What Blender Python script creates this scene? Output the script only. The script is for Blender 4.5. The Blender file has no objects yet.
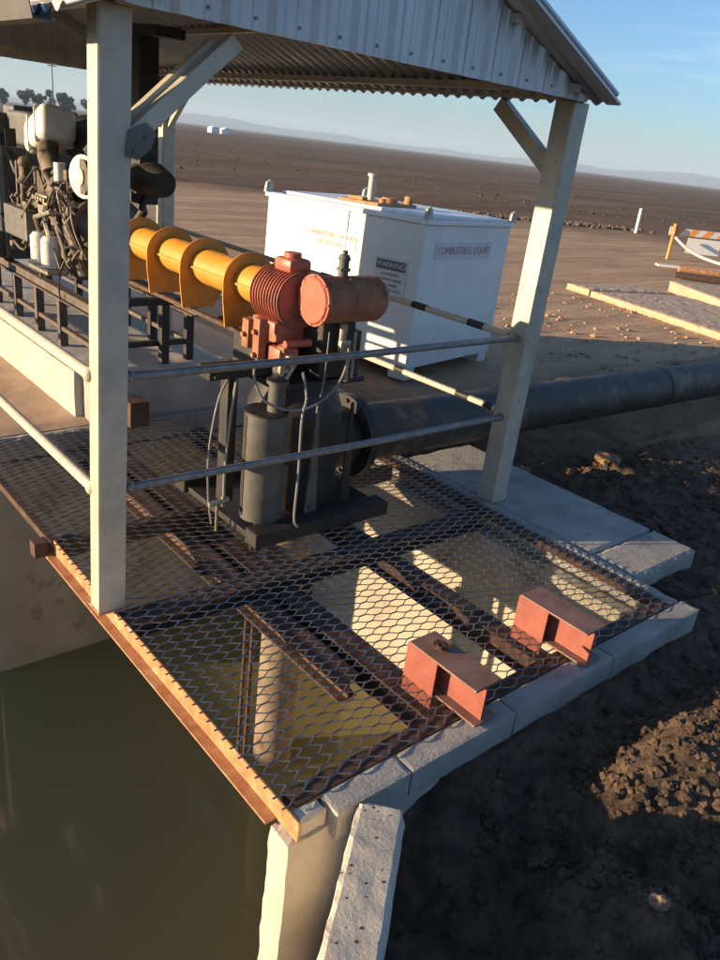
import bpy, bmesh, math, random
from mathutils import Vector, Matrix, noise
random.seed(7)
S = bpy.context.scene
COL = S.collection
R = math.radians

# ---------------------------------------------------------------- materials
def mat(name, c1, c2=None, rough=.7, metal=0., scale=6., detail=6., bump=0., bscale=40., spots=None, spot_scale=3., spot_t=.55,
        c3=None, emit=None, bdist=.01, spec=.5, pits=None):
    m = bpy.data.materials.new(name); m.use_nodes = True
    nt = m.node_tree; N = nt.nodes; L = nt.links
    b = N['Principled BSDF']
    b.inputs['Roughness'].default_value = rough; b.inputs['Metallic'].default_value = metal
    b.inputs['Specular IOR Level'].default_value = spec
    tc = N.new('ShaderNodeTexCoord')
    out = None
    if c2 is None: c2 = c1
    nz = N.new('ShaderNodeTexNoise'); nz.inputs['Scale'].default_value = scale; nz.inputs['Detail'].default_value = detail
    nz.inputs['Roughness'].default_value = .65
    L.new(tc.outputs['Object'], nz.inputs['Vector'])
    cr = N.new('ShaderNodeValToRGB'); cr.color_ramp.elements[0].position = .34; cr.color_ramp.elements[1].position = .66
    cr.color_ramp.elements[0].color = (*c1, 1); cr.color_ramp.elements[1].color = (*c2, 1)
    L.new(nz.outputs['Fac'], cr.inputs['Fac']); out = cr.outputs['Color']
    if spots:
        n2 = N.new('ShaderNodeTexNoise'); n2.inputs['Scale'].default_value = spot_scale; n2.inputs['Detail'].default_value = 8
        n2.inputs['Roughness'].default_value = .7
        L.new(tc.outputs['Object'], n2.inputs['Vector'])
        r2 = N.new('ShaderNodeValToRGB'); r2.color_ramp.elements[0].position = spot_t; r2.color_ramp.elements[1].position = min(1, spot_t + .08)
        L.new(n2.outputs['Fac'], r2.inputs['Fac'])
        mx = N.new('ShaderNodeMix'); mx.data_type = 'RGBA'
        L.new(r2.outputs['Color'], mx.inputs['Factor']); L.new(out, mx.inputs['A']); mx.inputs['B'].default_value = (*spots, 1)
        out = mx.outputs['Result']
    if pits:
        v = N.new('ShaderNodeTexVoronoi'); v.inputs['Scale'].default_value = pits[0]
        L.new(tc.outputs['Object'], v.inputs['Vector'])
        r3 = N.new('ShaderNodeValToRGB'); r3.color_ramp.elements[0].position = pits[1]; r3.color_ramp.elements[1].position = pits[1] + .05
        r3.color_ramp.elements[0].color = (1, 1, 1, 1); r3.color_ramp.elements[1].color = (0, 0, 0, 1)
        L.new(v.outputs['Distance'], r3.inputs['Fac'])
        mx = N.new('ShaderNodeMix'); mx.data_type = 'RGBA'
        L.new(r3.outputs['Color'], mx.inputs['Factor']); L.new(out, mx.inputs['A']); mx.inputs['B'].default_value = (*pits[2], 1)
        out = mx.outputs['Result']
    L.new(out, b.inputs['Base Color'])
    if bump:
        n3 = N.new('ShaderNodeTexNoise'); n3.inputs['Scale'].default_value = bscale; n3.inputs['Detail'].default_value = 6
        n3.inputs['Roughness'].default_value = .7
        L.new(tc.outputs['Object'], n3.inputs['Vector'])
        bp = N.new('ShaderNodeBump'); bp.inputs['Strength'].default_value = bump; bp.inputs['Distance'].default_value = bdist
        L.new(n3.outputs['Fac'], bp.inputs['Height']); L.new(bp.outputs['Normal'], b.inputs['Normal'])
    return m

M = {}
M['conc'] = mat('concrete', (.26, .245, .22), (.40, .375, .33), .9, scale=3, bump=.5, bscale=60, spots=(.20, .19, .175), spot_scale=9, spot_t=.60, pits=(55, .10, (.12, .10, .08)))
M['conc_pale'] = mat('pale concrete', (.40, .37, .31), (.50, .46, .39), .9, scale=4, bump=.4, bscale=50, spots=(.30, .26, .20), spot_scale=5, spot_t=.62)
M['conc_wing'] = mat('pitted concrete', (.46, .41, .33), (.58, .52, .42), .9, scale=5, bump=.5, bscale=80, pits=(24, .13, (.09, .055, .035)))
M['conc_wet'] = mat('stained pit concrete', (.30, .265, .20), (.42, .375, .29), .85, scale=2.2, bump=.4, bscale=40, spots=(.22, .18, .13), spot_scale=2.5, spot_t=.58)
M['conc_tan'] = mat('dusty concrete', (.42, .29, .19), (.50, .36, .24), .9, scale=2, bump=.3, bscale=20)
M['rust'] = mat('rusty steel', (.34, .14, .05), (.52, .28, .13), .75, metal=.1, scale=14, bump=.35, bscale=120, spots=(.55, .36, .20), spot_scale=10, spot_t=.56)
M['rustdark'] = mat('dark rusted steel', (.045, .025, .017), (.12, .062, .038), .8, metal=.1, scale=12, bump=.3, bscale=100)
M['galv'] = mat('weathered galvanised steel', (.38, .355, .29), (.52, .48, .39), .55, metal=.25, scale=7, bump=.12, bscale=60, spots=(.25, .20, .14), spot_scale=7, spot_t=.64)
M['rail'] = mat('galvanised rail', (.15, .15, .145), (.25, .245, .23), .5, metal=.4, scale=30, bump=.1, bscale=90, spots=(.20, .14, .09), spot_scale=20, spot_t=.6)
M['railpale'] = mat('pale painted rail', (.50, .42, .30), (.62, .53, .40), .6, scale=30, bump=.1, bscale=90, spots=(.26, .17, .10), spot_scale=24, spot_t=.62)
M['black'] = mat('black rail band', (.02, .02, .02), (.035, .03, .03), .6)  # dark colour of the bands along the right side handrails
M['redox'] = mat('red oxide primer', (.22, .058, .038), (.31, .09, .058), .6, scale=9, bump=.1, bscale=60, spots=(.24, .12, .09), spot_scale=6, spot_t=.6)
M['redoxtop'] = mat('worn brown primer', (.16, .085, .06), (.26, .14, .10), .6, scale=8, bump=.15, bscale=70, spots=(.30, .22, .18), spot_scale=16, spot_t=.64)
M['mesh'] = mat('expanded steel mesh', (.13, .12, .11), (.26, .245, .22), .38, metal=.55, scale=20, bump=.0)
M['roof'] = mat('zinc roof sheet', (.44, .45, .46), (.52, .53, .54), .42, metal=.35, scale=3, bump=.03, bscale=20, spots=(.40, .39, .38), spot_scale=2.5, spot_t=.6)
M['white'] = mat('white tank paint', (.70, .69, .65), (.79, .78, .74), .4, scale=3, spots=(.52, .45, .36), spot_scale=7, spot_t=.64)
M['whitedirt'] = mat('grubby white', (.62, .59, .52), (.75, .73, .67), .6, scale=14, bump=.1, spots=(.30, .22, .14), spot_scale=12, spot_t=.6)
M['yellow'] = mat('safety yellow paint', (.50, .215, .022), (.62, .29, .04), .5, scale=10, bump=.05, bscale=60, spots=(.30, .13, .03), spot_scale=14, spot_t=.64)
M['red'] = mat('red machine paint', (.38, .085, .05), (.48, .125, .075), .45, scale=14, bump=.1, bscale=60, spots=(.22, .09, .06), spot_scale=16, spot_t=.6)
M['reddull'] = mat('dusty worn red paint', (.26, .085, .055), (.40, .12, .075), .6, scale=10, bump=.15, bscale=60, spots=(.17, .09, .06), spot_scale=9, spot_t=.54)
M['skid'] = mat('dusty dark skid steel', (.06, .045, .035), (.13, .095, .07), .7, scale=9, bump=.2, bscale=60)
M['brown'] = mat('rust brown housing', (.22, .085, .04), (.36, .155, .08), .7, metal=.1, scale=10, bump=.3, bscale=80, spots=(.09, .05, .03), spot_scale=8, spot_t=.58)
M['pump'] = mat('grimy dark cast iron', (.014, .012, .011), (.036, .03, .026), .55, metal=.2, scale=12, bump=.3, bscale=70)
M['pipe'] = mat('black pipe coating', (.022, .018, .016), (.055, .042, .034), .6, scale=5, bump=.25, bscale=30, spots=(.13, .085, .055), spot_scale=4, spot_t=.55)
M['cyl'] = mat('dusty grey paint', (.06, .057, .05), (.10, .095, .083), .55, scale=8, bump=.12, bscale=60, spots=(.12, .10, .08), spot_scale=9, spot_t=.6)
M['cable'] = mat('grey cable', (.18, .17, .16), (.22, .21, .20), .5)
M['engine'] = mat('oily engine iron', (.05, .042, .035), (.12, .095, .07), .5, metal=.3, scale=18, bump=.4, bscale=60, spots=(.22, .14, .08), spot_scale=14, spot_t=.6)
M['enginegrey'] = mat('grey engine panel', (.09, .09, .085), (.14, .135, .125), .5, metal=.2, scale=10, bump=.1)
M['manifold'] = mat('dusty hoses and castings', (.06, .048, .036), (.20, .16, .12), .7, metal=.3, scale=16, bump=.3, bscale=60)
M['brass'] = mat('pale dusty fittings', (.26, .21, .15), (.46, .41, .33), .4, metal=.6, scale=30)
M['signred'] = mat('faded red lettering', (.52, .20, .17), (.60, .27, .23), .6)
M['signpink'] = mat('faded pink sign panel', (.62, .57, .58), (.66, .62, .62), .6)
M['signblack'] = mat('faded black lettering', (.12, .10, .09), (.18, .15, .13), .6)
M['signwhite'] = mat('white sign panel', (.62, .60, .57), (.68, .66, .62), .6)
M['trunk'] = mat('bark', (.08, .06, .045), (.12, .09, .07), .9, scale=4)
M['leaf'] = mat('dark foliage', (.025, .03, .018), (.05, .055, .03), .8, scale=1.5)
M['hill'] = mat('distant blue hills', (.07, .075, .07), (.11, .11, .10), 1., scale=.004)
M['orange'] = mat('orange stripe paint', (.70, .27, .05), (.74, .32, .07), .6)
M['scrub'] = mat('dry scrub', (.05, .038, .022), (.11, .08, .05), .95, scale=.6)
M['column'] = mat('silty column paint', (.16, .12, .075), (.28, .21, .14), .75, scale=5, bump=.2, bscale=30, spots=(.12, .07, .04), spot_scale=4, spot_t=.55)
M['stone'] = mat('sandstone clod', (.20, .125, .075), (.30, .20, .12), .95, scale=20, bump=.5, bscale=60)
M['clod'] = mat('earth clod', (.07, .05, .034), (.20, .14, .092), .95, scale=8, bump=.5, bscale=90)

def mat_ground():
    m = bpy.data.materials.new('ground soil'); m.use_nodes = True
    nt = m.node_tree; N = nt.nodes; L = nt.links; b = N['Principled BSDF']
    b.inputs['Roughness'].default_value = 1; b.inputs['Specular IOR Level'].default_value = .15
    tc = N.new('ShaderNodeTexCoord')
    def nz(s, d=6, r=.65, vec=None):
        n = N.new('ShaderNodeTexNoise'); n.inputs['Scale'].default_value = s; n.inputs['Detail'].default_value = d; n.inputs['Roughness'].default_value = r
        L.new(vec or tc.outputs['Object'], n.inputs['Vector']); return n.outputs['Fac']
    def ramp(f, a, b_, p0=.35, p1=.65):
        c = N.new('ShaderNodeValToRGB'); c.color_ramp.elements[0].position = p0; c.color_ramp.elements[1].position = p1
        c.color_ramp.elements[0].color = (*a, 1); c.color_ramp.elements[1].color = (*b_, 1); L.new(f, c.inputs['Fac']); return c.outputs['Color']
    def mix(f, a, b_):
        x = N.new('ShaderNodeMix'); x.data_type = 'RGBA'; L.new(f, x.inputs['Factor']); L.new(a, x.inputs['A']); L.new(b_, x.inputs['B']); return x.outputs['Result']
    mp = N.new('ShaderNodeMapping'); mp.inputs['Rotation'].default_value = (0, 0, R(-38)); mp.inputs['Scale'].default_value = (.12, 1, 1)
    L.new(tc.outputs['Object'], mp.inputs['Vector'])
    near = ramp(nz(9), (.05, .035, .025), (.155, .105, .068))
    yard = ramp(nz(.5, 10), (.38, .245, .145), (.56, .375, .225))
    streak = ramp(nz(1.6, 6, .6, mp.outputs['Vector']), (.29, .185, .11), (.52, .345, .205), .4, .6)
    yard2 = mix(nz(.25), yard, streak)
    # plough rows and dark field beyond the yard
    field = ramp(nz(.12, 10, .75, mp.outputs['Vector']), (.085, .046, .025), (.25, .145, .082), .42, .58)
    fine = ramp(nz(1.1, 10, .8), (.06, .04, .026), (.20, .13, .082), .40, .60)
    field2 = mix(nz(.05), field, fine)
    sp = N.new('ShaderNodeSeparateXYZ'); L.new(tc.outputs['Object'], sp.inputs[0])
    # distance from the pit along the view axis decides yard or field
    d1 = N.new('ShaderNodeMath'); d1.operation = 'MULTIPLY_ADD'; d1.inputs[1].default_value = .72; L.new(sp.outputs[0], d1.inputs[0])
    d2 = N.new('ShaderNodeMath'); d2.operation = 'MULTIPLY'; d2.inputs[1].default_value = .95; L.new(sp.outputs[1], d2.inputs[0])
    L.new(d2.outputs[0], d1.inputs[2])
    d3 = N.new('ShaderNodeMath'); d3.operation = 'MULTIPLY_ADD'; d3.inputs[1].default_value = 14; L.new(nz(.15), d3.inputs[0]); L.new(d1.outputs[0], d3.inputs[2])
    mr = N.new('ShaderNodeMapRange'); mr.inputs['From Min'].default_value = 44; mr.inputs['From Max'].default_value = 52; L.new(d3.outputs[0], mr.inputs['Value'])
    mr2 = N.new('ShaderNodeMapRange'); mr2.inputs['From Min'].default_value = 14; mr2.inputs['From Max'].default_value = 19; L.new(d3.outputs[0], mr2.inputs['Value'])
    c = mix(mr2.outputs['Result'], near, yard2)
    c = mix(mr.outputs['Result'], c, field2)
    L.new(c, b.inputs['Base Color'])
    bp = N.new('ShaderNodeBump'); bp.inputs['Strength'].default_value = .7; bp.inputs['Distance'].default_value = .03
    L.new(nz(28, 8, .7), bp.inputs['Height'])
    bp2 = N.new('ShaderNodeBump'); bp2.inputs['Strength'].default_value = .6; bp2.inputs['Distance'].default_value = .3
    L.new(nz(1.2, 6, .6, mp.outputs['Vector']), bp2.inputs['Height']); L.new(bp.outputs['Normal'], bp2.inputs['Normal'])
    L.new(bp2.outputs['Normal'], b.inputs['Normal'])
    return m
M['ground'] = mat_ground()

def mat_water():
    m = bpy.data.materials.new('murky green water'); m.use_nodes = True
    nt = m.node_tree; N = nt.nodes; L = nt.links; b = N['Principled BSDF']
    tc = N.new('ShaderNodeTexCoord')
    n = N.new('ShaderNodeTexNoise'); n.inputs['Scale'].default_value = 1.3; n.inputs['Detail'].default_value = 5; L.new(tc.outputs['Object'], n.inputs['Vector'])
    c = N.new('ShaderNodeValToRGB'); c.color_ramp.elements[0].color = (.165, .142, .060, 1); c.color_ramp.elements[1].color = (.20, .172, .074, 1)
    L.new(n.outputs['Fac'], c.inputs['Fac']); L.new(c.outputs['Color'], b.inputs['Base Color'])
    b.inputs['Roughness'].default_value = .06; b.inputs['IOR'].default_value = 1.33
    n2 = N.new('ShaderNodeTexNoise'); n2.inputs['Scale'].default_value = 7; n2.inputs['Detail'].default_value = 2; L.new(tc.outputs['Object'], n2.inputs['Vector'])
    bp = N.new('ShaderNodeBump'); bp.inputs['Strength'].default_value = .12; bp.inputs['Distance'].default_value = .01
    L.new(n2.outputs['Fac'], bp.inputs['Height']); L.new(bp.outputs['Normal'], b.inputs['Normal'])
    return m
M['water'] = mat_water()

# ---------------------------------------------------------------- mesh helpers
class MB:
    def __init__(s): s.b = bmesh.new()
    def box(s, x0, x1, y0, y1, z0, z1, bev=0., mtx=None):
        old = set(s.b.verts)
        r = bmesh.ops.create_cube(s.b, size=1)
        T = Matrix.Translation(((x0 + x1) / 2, (y0 + y1) / 2, (z0 + z1) / 2)) @ Matrix.Diagonal((x1 - x0, y1 - y0, z1 - z0, 1))
        bmesh.ops.transform(s.b, matrix=T, verts=r['verts'])
        if bev:
            es = list({e for v in r['verts'] for e in v.link_edges})
            bmesh.ops.bevel(s.b, geom=es, offset=bev, segments=2 if bev < .03 else 4, affect='EDGES', profile=.5)
        if mtx: bmesh.ops.transform(s.b, matrix=mtx, verts=[v for v in s.b.verts if v not in old])
        return s
    def bar(s, p, q, w, h=None, up=(0, 0, 1), bev=0.):
        p = Vector(p); q = Vector(q); d = q - p; L = d.length; z = d.normalized(); u = Vector(up)
        x = u.cross(z)
        if x.length < 1e-4: x = Vector((1, 0, 0))
        x.normalize(); y = z.cross(x)
        m = Matrix((x, y, z)).transposed().to_4x4(); m.translation = (p + q) / 2
        h = h or w
        return s.box(-w / 2, w / 2, -h / 2, h / 2, -L / 2, L / 2, bev, m)
    def cyl(s, p, q, r, r2=None, seg=24, cap=True):
        p = Vector(p); q = Vector(q); d = q - p
        m = d.to_track_quat('Z', 'Y').to_matrix().to_4x4(); m.translation = (p + q) / 2
        bmesh.ops.create_cone(s.b, cap_ends=cap, segments=seg, radius1=r, radius2=r if r2 is None else r2, depth=d.length, matrix=m)
        return s
    def ball(s, c, r, sc=(1, 1, 1), sub=2):
        m = Matrix.Translation(c) @ Matrix.Diagonal((*sc, 1))
        bmesh.ops.create_icosphere(s.b, subdivisions=sub, radius=r, matrix=m); return s
    def tube(s, pts, r, seg=8):
        pts = [Vector(p) for p in pts]; rings = []
        for i, p in enumerate(pts):
            d = (pts[min(i + 1, len(pts) - 1)] - pts[max(i - 1, 0)]).normalized()
            x = d.cross(Vector((.13, .2, 1))).normalized(); y = d.cross(x)
            rings.append([s.b.verts.new(p + r * (math.cos(t) * x + math.sin(t) * y)) for t in [2 * math.pi * k / seg for k in range(seg)]])
        for a, b in zip(rings, rings[1:]):
            for k in range(seg): s.b.faces.new((a[k], a[(k + 1) % seg], b[(k + 1) % seg], b[k]))
        s.b.faces.new(rings[0]); s.b.faces.new(rings[-1][::-1]); return s
    def prism(s, pts, a, b, axis='y'):
        # polygon pts (u,v) extruded from a to b along axis
        def P(u, v, t): return {'y': (u, t, v), 'x': (t, u, v), 'z': (u, v, t)}[axis]
        A = [s.b.verts.new(P(u, v, a)) for u, v in pts]; B = [s.b.verts.new(P(u, v, b)) for u, v in pts]
        s.b.faces.new(A); s.b.faces.new(B[::-1])
        n = len(pts)
        for i in range(n): s.b.faces.new((A[i], B[i], B[(i + 1) % n], A[(i + 1) % n]))
        return s
    def bolts(s, pts, d, r=.012, h=.012):
        d = Vector(d)
        for p in pts: s.cyl(Vector(p), Vector(p) + d * h, r, seg=6)
        return s
    def build(s, name, m, parent=None, smooth=False, loc=None):
        b = s.b; bmesh.ops.recalc_face_normals(b, faces=b.faces)
        me = bpy.data.meshes.new(name); b.to_mesh(me); b.free()
        o = bpy.data.objects.new(name, me); COL.objects.link(o)
        me.materials.append(M[m] if isinstance(m, str) else m)
        if smooth:
            for p in me.polygons: p.use_smooth = True
            try: me.set_sharp_from_angle(angle=R(40))
            except Exception: pass
        if parent is not None: o.parent = parent
        if parent is not None: o.matrix_parent_inverse = Matrix.Translation(-abs_loc(parent))
        return o
LOC = {}
def abs_loc(o):
    v = Vector((0, 0, 0)) + LOC.get(o.name, Vector((0, 0, 0)))
    return v
def thing(name, label, cat, loc=(0, 0, 0), group=None):
    o = bpy.data.objects.new(name, None); COL.objects.link(o); o.location = loc; o.empty_display_size = .1
    LOC[o.name] = Vector(loc); o['label'] = label; o['category'] = cat
    if group: o['group'] = group
    return o
def tag(o, label, cat, group=None, kind=None):
    if label: o['label'] = label
    if cat: o['category'] = cat
    if group: o['group'] = group
    if kind: o['kind'] = kind
    return o
def rough_box(mb, x0, x1, y0, y1, z0, z1, res=.05, amp=.006, seed=0., bottom_amp=0., edge=.012):
    b = mb.b
    nx = max(1, round((x1 - x0) / res)); ny = max(1, round((y1 - y0) / res)); nz = max(1, round((z1 - z0) / res))
    V = {}
    def v(i, j, k):
        if (i, j, k) in V: return V[(i, j, k)]
        p = Vector((x0 + (x1 - x0) * i / nx, y0 + (y1 - y0) * j / ny, z0 + (z1 - z0) * k / nz))
        n = noise.noise_vector(p * 9 + Vector((seed, 0, 0))) * amp + noise.noise_vector(p * 30 + Vector((seed, 5, 0))) * amp * .5
        ed = (i in (0, nx)) + (j in (0, ny)) + (k in (0, nz))
        if ed >= 2:
            s_ = edge * (.5 + abs(noise.noise(p * 14 + Vector((0, seed, 3)))))
            c = Vector(((x0 + x1) / 2, (y0 + y1) / 2, (z0 + z1) / 2))
            if i in (0, nx): n.x += math.copysign(s_, c.x - p.x)
            if j in (0, ny): n.y += math.copysign(s_, c.y - p.y)
            if k in (0, nz): n.z += math.copysign(s_, c.z - p.z)
        if k == 0: n.z += bottom_amp * noise.noise(p * 5 + Vector((seed, seed, 0)))
        V[(i, j, k)] = b.verts.new(p + n); return V[(i, j, k)]
    for i in range(nx):
        for j in range(ny):
            for k in (0, nz): b.faces.new((v(i, j, k), v(i + 1, j, k), v(i + 1, j + 1, k), v(i, j + 1, k)))
    for i in range(nx):
        for k in range(nz):
            for j in (0, ny): b.faces.new((v(i, j, k), v(i + 1, j, k), v(i + 1, j, k + 1), v(i, j, k + 1)))
    for j in range(ny):
        for k in range(nz):
            for i in (0, nx): b.faces.new((v(i, j, k), v(i, j + 1, k), v(i, j + 1, k + 1), v(i, j, k + 1)))
    return mb

# ---------------------------------------------------------------- ground
def wing_line(x): return 1.385 + .847 * (x - 1.42)
def ground_z(x, y):
    d = max(0, min(1, (x - 4) / 20))
    z = -.32
    p = Vector((x, y, 0))
    far = math.hypot(x, y)
    # loose soil relief near the pit, fading to a driven yard
    nearf = max(0, 1 - max(0, far - 6) / 10)
    z += .05 * noise.noise(p * .9) * nearf + .03 * noise.noise(p * 3.1 + Vector((4, 1, 0))) * nearf
    c = noise.noise(p * 9 + Vector((1, 7, 0))); z += .034 * max(0, c) * nearf + .022 * noise.noise(p * 20) * nearf + .012 * noise.noise(p * 41) * nearf
    z += .05 * noise.noise(p * .25) * (1 - nearf) * min(1, 40 / max(far, 1)) + .015 * noise.noise(p * 2) * (1 - nearf)
    # heap of dug soil in front of the headwall
    if x > 1.2 and y < 1.6:
        if x > 1.5:
            e = (1.36 - y); k = min(1, max(0, (x - 1.5) / .5)) * min(1, max(0, (4.6 - x) / .9))
            z = z * (1 - k) + k * ((-.135 - .42 * max(0, min(e, .75))) + (z + .32) * .8)
        h = .40 * math.exp(-(((x - 3.0) * .8 + (y - .72) * .25) / .62) ** 4 - ((y - .62) / .42) ** 4)
        h += .06 * noise.noise(p * 2.6 + Vector((8, 3, 0))) * (h / .4)
        z += h
        z = max(z, .03 - (1.0 + .5 * noise.noise(p * 6)) * max(0, math.hypot(x - 1.915, (y - .536) * .8) - .03) + .05 * noise.noise(p * 13) * min(1, math.hypot(x - 1.915, y - .536) * 6))
    # bed slopes down away from the wing wall to the headwall foot
    if y < 1.36 and x < 2.2: z -= .12 * min(1, (2.2 - x))
    if 4.6 < x < 7.2 and 2.3 < y < 3.6:
        q_ = math.exp(-((x - 5.85) / .75) ** 4 - ((y - 3.0) / .33) ** 4); z += q_ * (.05 + .07 * abs(noise.noise(p * 4.3)) + .05 * noise.noise(p * 11))
    if x > 7 and y < 3.4 and x < 14: z -= .10 * min(1, (x - 7))
    # berm added behind the pipe to keep low sun off the ground
    if 4.3 < x < 18 and 3.4 < y < 6.2: z += .36 * min(1, (x - 4.3) / .4) * math.exp(-((y - 4.25) / .55) ** 2) * (1 - nearf * 0) * min(1, (18 - x) / 6) * (1 + .4 * noise.noise(p * 1.7))
    # ploughed field
    if far > 45:
        z += .10 * noise.noise(Vector((x * .05, y * .6, 0))) + .12 * noise.noise(p * .08)
    # bank behind the photographer
    if y < .4 and x < 1.2 and y < wing_line(x): z += .5 * min(1, (.4 - y) / .6)
    # channel and pit
    if (x < 1.18 and y > wing_line(x) and x > -5.5) or (x < 3.62 and x >= 1.18 and 1.44 < y < 5.0) or (1.18 <= x < 1.42 and y > wing_line(x) and y < 1.45): z = -2.6
    if 1.0 < x < 4.3 and y > 5.0 and y < 11: z = -.4 if x > 1.25 else z
    return z
def axis(f0, f1, step, far, g=1.09):
    a = []; x = f0
    while x < f1: a.append(x); x += step
    s = step
    hi = [f1]
    while hi[-1] < far: s *= g; hi.append(hi[-1] + s)
    lo = [f0]; s = step
    while lo[-1] > -far: s *= 1.13; lo.append(lo[-1] - s)
    return lo[:0:-1] + a + hi
def make_ground():
    xs = axis(1.3, 7.5, .026, 4200, 1.05); ys = axis(-.1, 4.2, .026, 4200, 1.05)
    vs = []; nx = len(xs); ny = len(ys)
    for y in ys:
        for x in xs: vs.append((x, y, ground_z(x, y)))
    fs = [(j * nx + i, j * nx + i + 1, (j + 1) * nx + i + 1, (j + 1) * nx + i) for j in range(ny - 1) for i in range(nx - 1)]
    me = bpy.data.meshes.new('ground'); me.from_pydata(vs, [], fs)
    for p in me.polygons: p.use_smooth = True
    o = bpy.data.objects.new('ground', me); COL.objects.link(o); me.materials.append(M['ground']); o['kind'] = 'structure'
make_ground()
w = MB(); w.box(-5.6, 3.56, -12, 60, -2.5, -1.78); tag(w.build('water', 'water'), None, None, kind='structure')

# loose clods over the soil (uncountable)
ICO = {}
for sd in (1, 2):
    _b = bmesh.new(); bmesh.ops.create_icosphere(_b, subdivisions=sd, radius=1); _b.verts.index_update()
    ICO[sd] = ([v.co.copy() for v in _b.verts], [tuple(v.index for v in f.verts) for f in _b.faces]); _b.free()
class Clods:
    def __init__(s): s.v = []; s.f = []
    def build(s, name, m, smooth=False):
        me = bpy.data.meshes.new(name); me.from_pydata(s.v, [], s.f); me.materials.append(M[m]); o = bpy.data.objects.new(name, me); COL.objects.link(o); return o
def clod_mesh(mb, c, r, seed):
    V, Fc = ICO[2 if r > .02 else 1]; n0 = len(mb.v); c = Vector(c); off = Vector((seed * 1.37, 0, 0))
    for d in V:
        k = r * (1 + .7 * noise.noise(d * 1.3 + off) + .25 * noise.noise(d * 3.1 + off))
        mb.v.append(c + Vector((d.x * k, d.y * k, d.z * k * .75)))
    mb.f.extend(tuple(n0 + i for i in f) for f in Fc)
mb = Clods()
for i in range(13000):
    if i % 3 == 0: x, y = random.uniform(4.4, 7.5), random.uniform(1.8, 3.45)
    elif i % 3 == 1: x, y = random.uniform(1.6, 4.4), random.uniform(-.2, 1.3)
    else: x, y = random.uniform(1.9, 3.7), random.uniform(.1, 1.15)
    if y > wing_line(x) - .15 and y > -.1 and x < 1.55: continue
    if x < 4.5 and y > 1.3: continue
    r = .003 + .024 * random.random() ** 6
    clod_mesh(mb, (x, y, ground_z(x, y) + r * .25), r, i)
tag(mb.build('soil_clods', 'ground', smooth=False), 'loose brown earth clods scattered over the dug soil beside the pit', 'soil', kind='stuff')
mb = Clods()
for i in range(1800):
    x, y = random.uniform(8, 17), random.uniform(3.2, 9.5)
    r = .006 + .04 * random.random() ** 6
    clod_mesh(mb, (x, y, ground_z(x, y) + r * .2), r, i)
tag(mb.build('rubble', 'ground'), 'small stones and rough earth strewn before the far concrete kerb', 'rubble', kind='stuff')
for k, (x, y, r, lab) in enumerate([(1.915, .536, .028, 'pale tan clod of earth alone on the dark soil right of the pitted wing wall'),
                                   (5.75, 3.22, .085, 'pale orange stone on the lit soil just under the black pipe'),
                                   (4.9, 3.45, .05, 'small brown stone beside the steel post foot under the pipe')]):
    mb = Clods(); z = ground_z(x, y) + r * .3
    clod_mesh(mb, (x, y, z + (.01 if k < 1 else 0)), r, 50 + k); clod_mesh(mb, (x + r * .7, y - r * .5, z + (.01 if k < 1 else 0)), r * .7, 60 + k)
    tag(mb.build('stone', 'stone', smooth=False), lab, 'stone')

# ---------------------------------------------------------------- pit walls
def one(name, mb, m, label, cat, group=None, **kw):
    return tag(mb.build(name, m, **kw), label, cat, group)
t = thing('headwall', 'concrete headwall closing the near end of the pump pit, sunlit on its end', 'wall', (2.4, 1.4, -2.4))
mb = MB(); rough_box(mb, 1.157, 3.70, 1.386, 1.505, -2.5, -.084, .045, .005, 1, edge=.007); mb.build('wall', 'conc_pale', t)
for i, (a, b) in enumerate([(1.322, 1.655), (1.661, 2.235), (2.241, 2.93), (2.936, 3.715)]):
    mb = MB(); rough_box(mb, a, b, 1.350, 1.452, -.125, -.002, .016, .0014, i * 3., .022, edge=.003); mb.build('coping', 'conc', t)
mb = MB(); rough_box(mb, 1.202, 1.316, 1.395, 1.455, -.083, -.006, .015, .007, 44, edge=.008); mb.build('corner_mortar', 'conc_pale', t)
t = thing('pit_side_wall', 'long concrete side wall of the pump pit under the right edge of the mesh', 'wall', (3.62, 3.2, -2.4))
mb = MB(); rough_box(mb, 3.54, 3.70, 1.525, 4.925, -2.5, -.145, .1, .004, 2); mb.build('wall', 'conc_wet', t)
mb = MB(); rough_box(mb, 3.622, 3.715, 1.46, 4.925, -.14, -.004, .03, .0015, 7); mb.build('coping', 'conc', t)
mb = MB(); mb.box(3.55, 3.618, 1.535, 4.92, -.012, -.004).box(3.55, 3.558, 1.535, 4.92, -.04, -.013)
one('seat_angle', mb, 'rustdark', 'dark steel seat angle carrying the mesh along the right wall', 'steel angle')
mb = MB(); mb.box(1.226, 3.618, 1.456, 1.53, -.012, -.004).box(1.226, 3.618, 1.522, 1.53, -.09, -.013)
one('seat_angle', mb, 'rustdark', 'dark steel seat angle carrying the mesh along the near headwall', 'steel angle')
t = thing('pit_end_wall', 'stained far end wall of the pit standing in the green water', 'wall', (2.4, 5, -2.4))
mb = MB(); rough_box(mb, 1.24, 3.72, 4.93, 5.12, -2.5, -.16, .1, .005, 3); mb.build('wall', 'conc_wet', t)
mb = MB(); rough_box(mb, .2, 4.3, 4.932, 5.02, -.155, -.006, .04, .008, 4); mb.build('slab_edge', 'conc', t)
mb = MB(); rough_box(mb, 1.2, 4.3, 5.025, 11, -.3, -.004, .12, .004, 4)
one('concrete_floor', mb, 'conc_tan', 'dusty concrete floor slab under the engine plinth beyond the mesh', 'floor slab')
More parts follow.
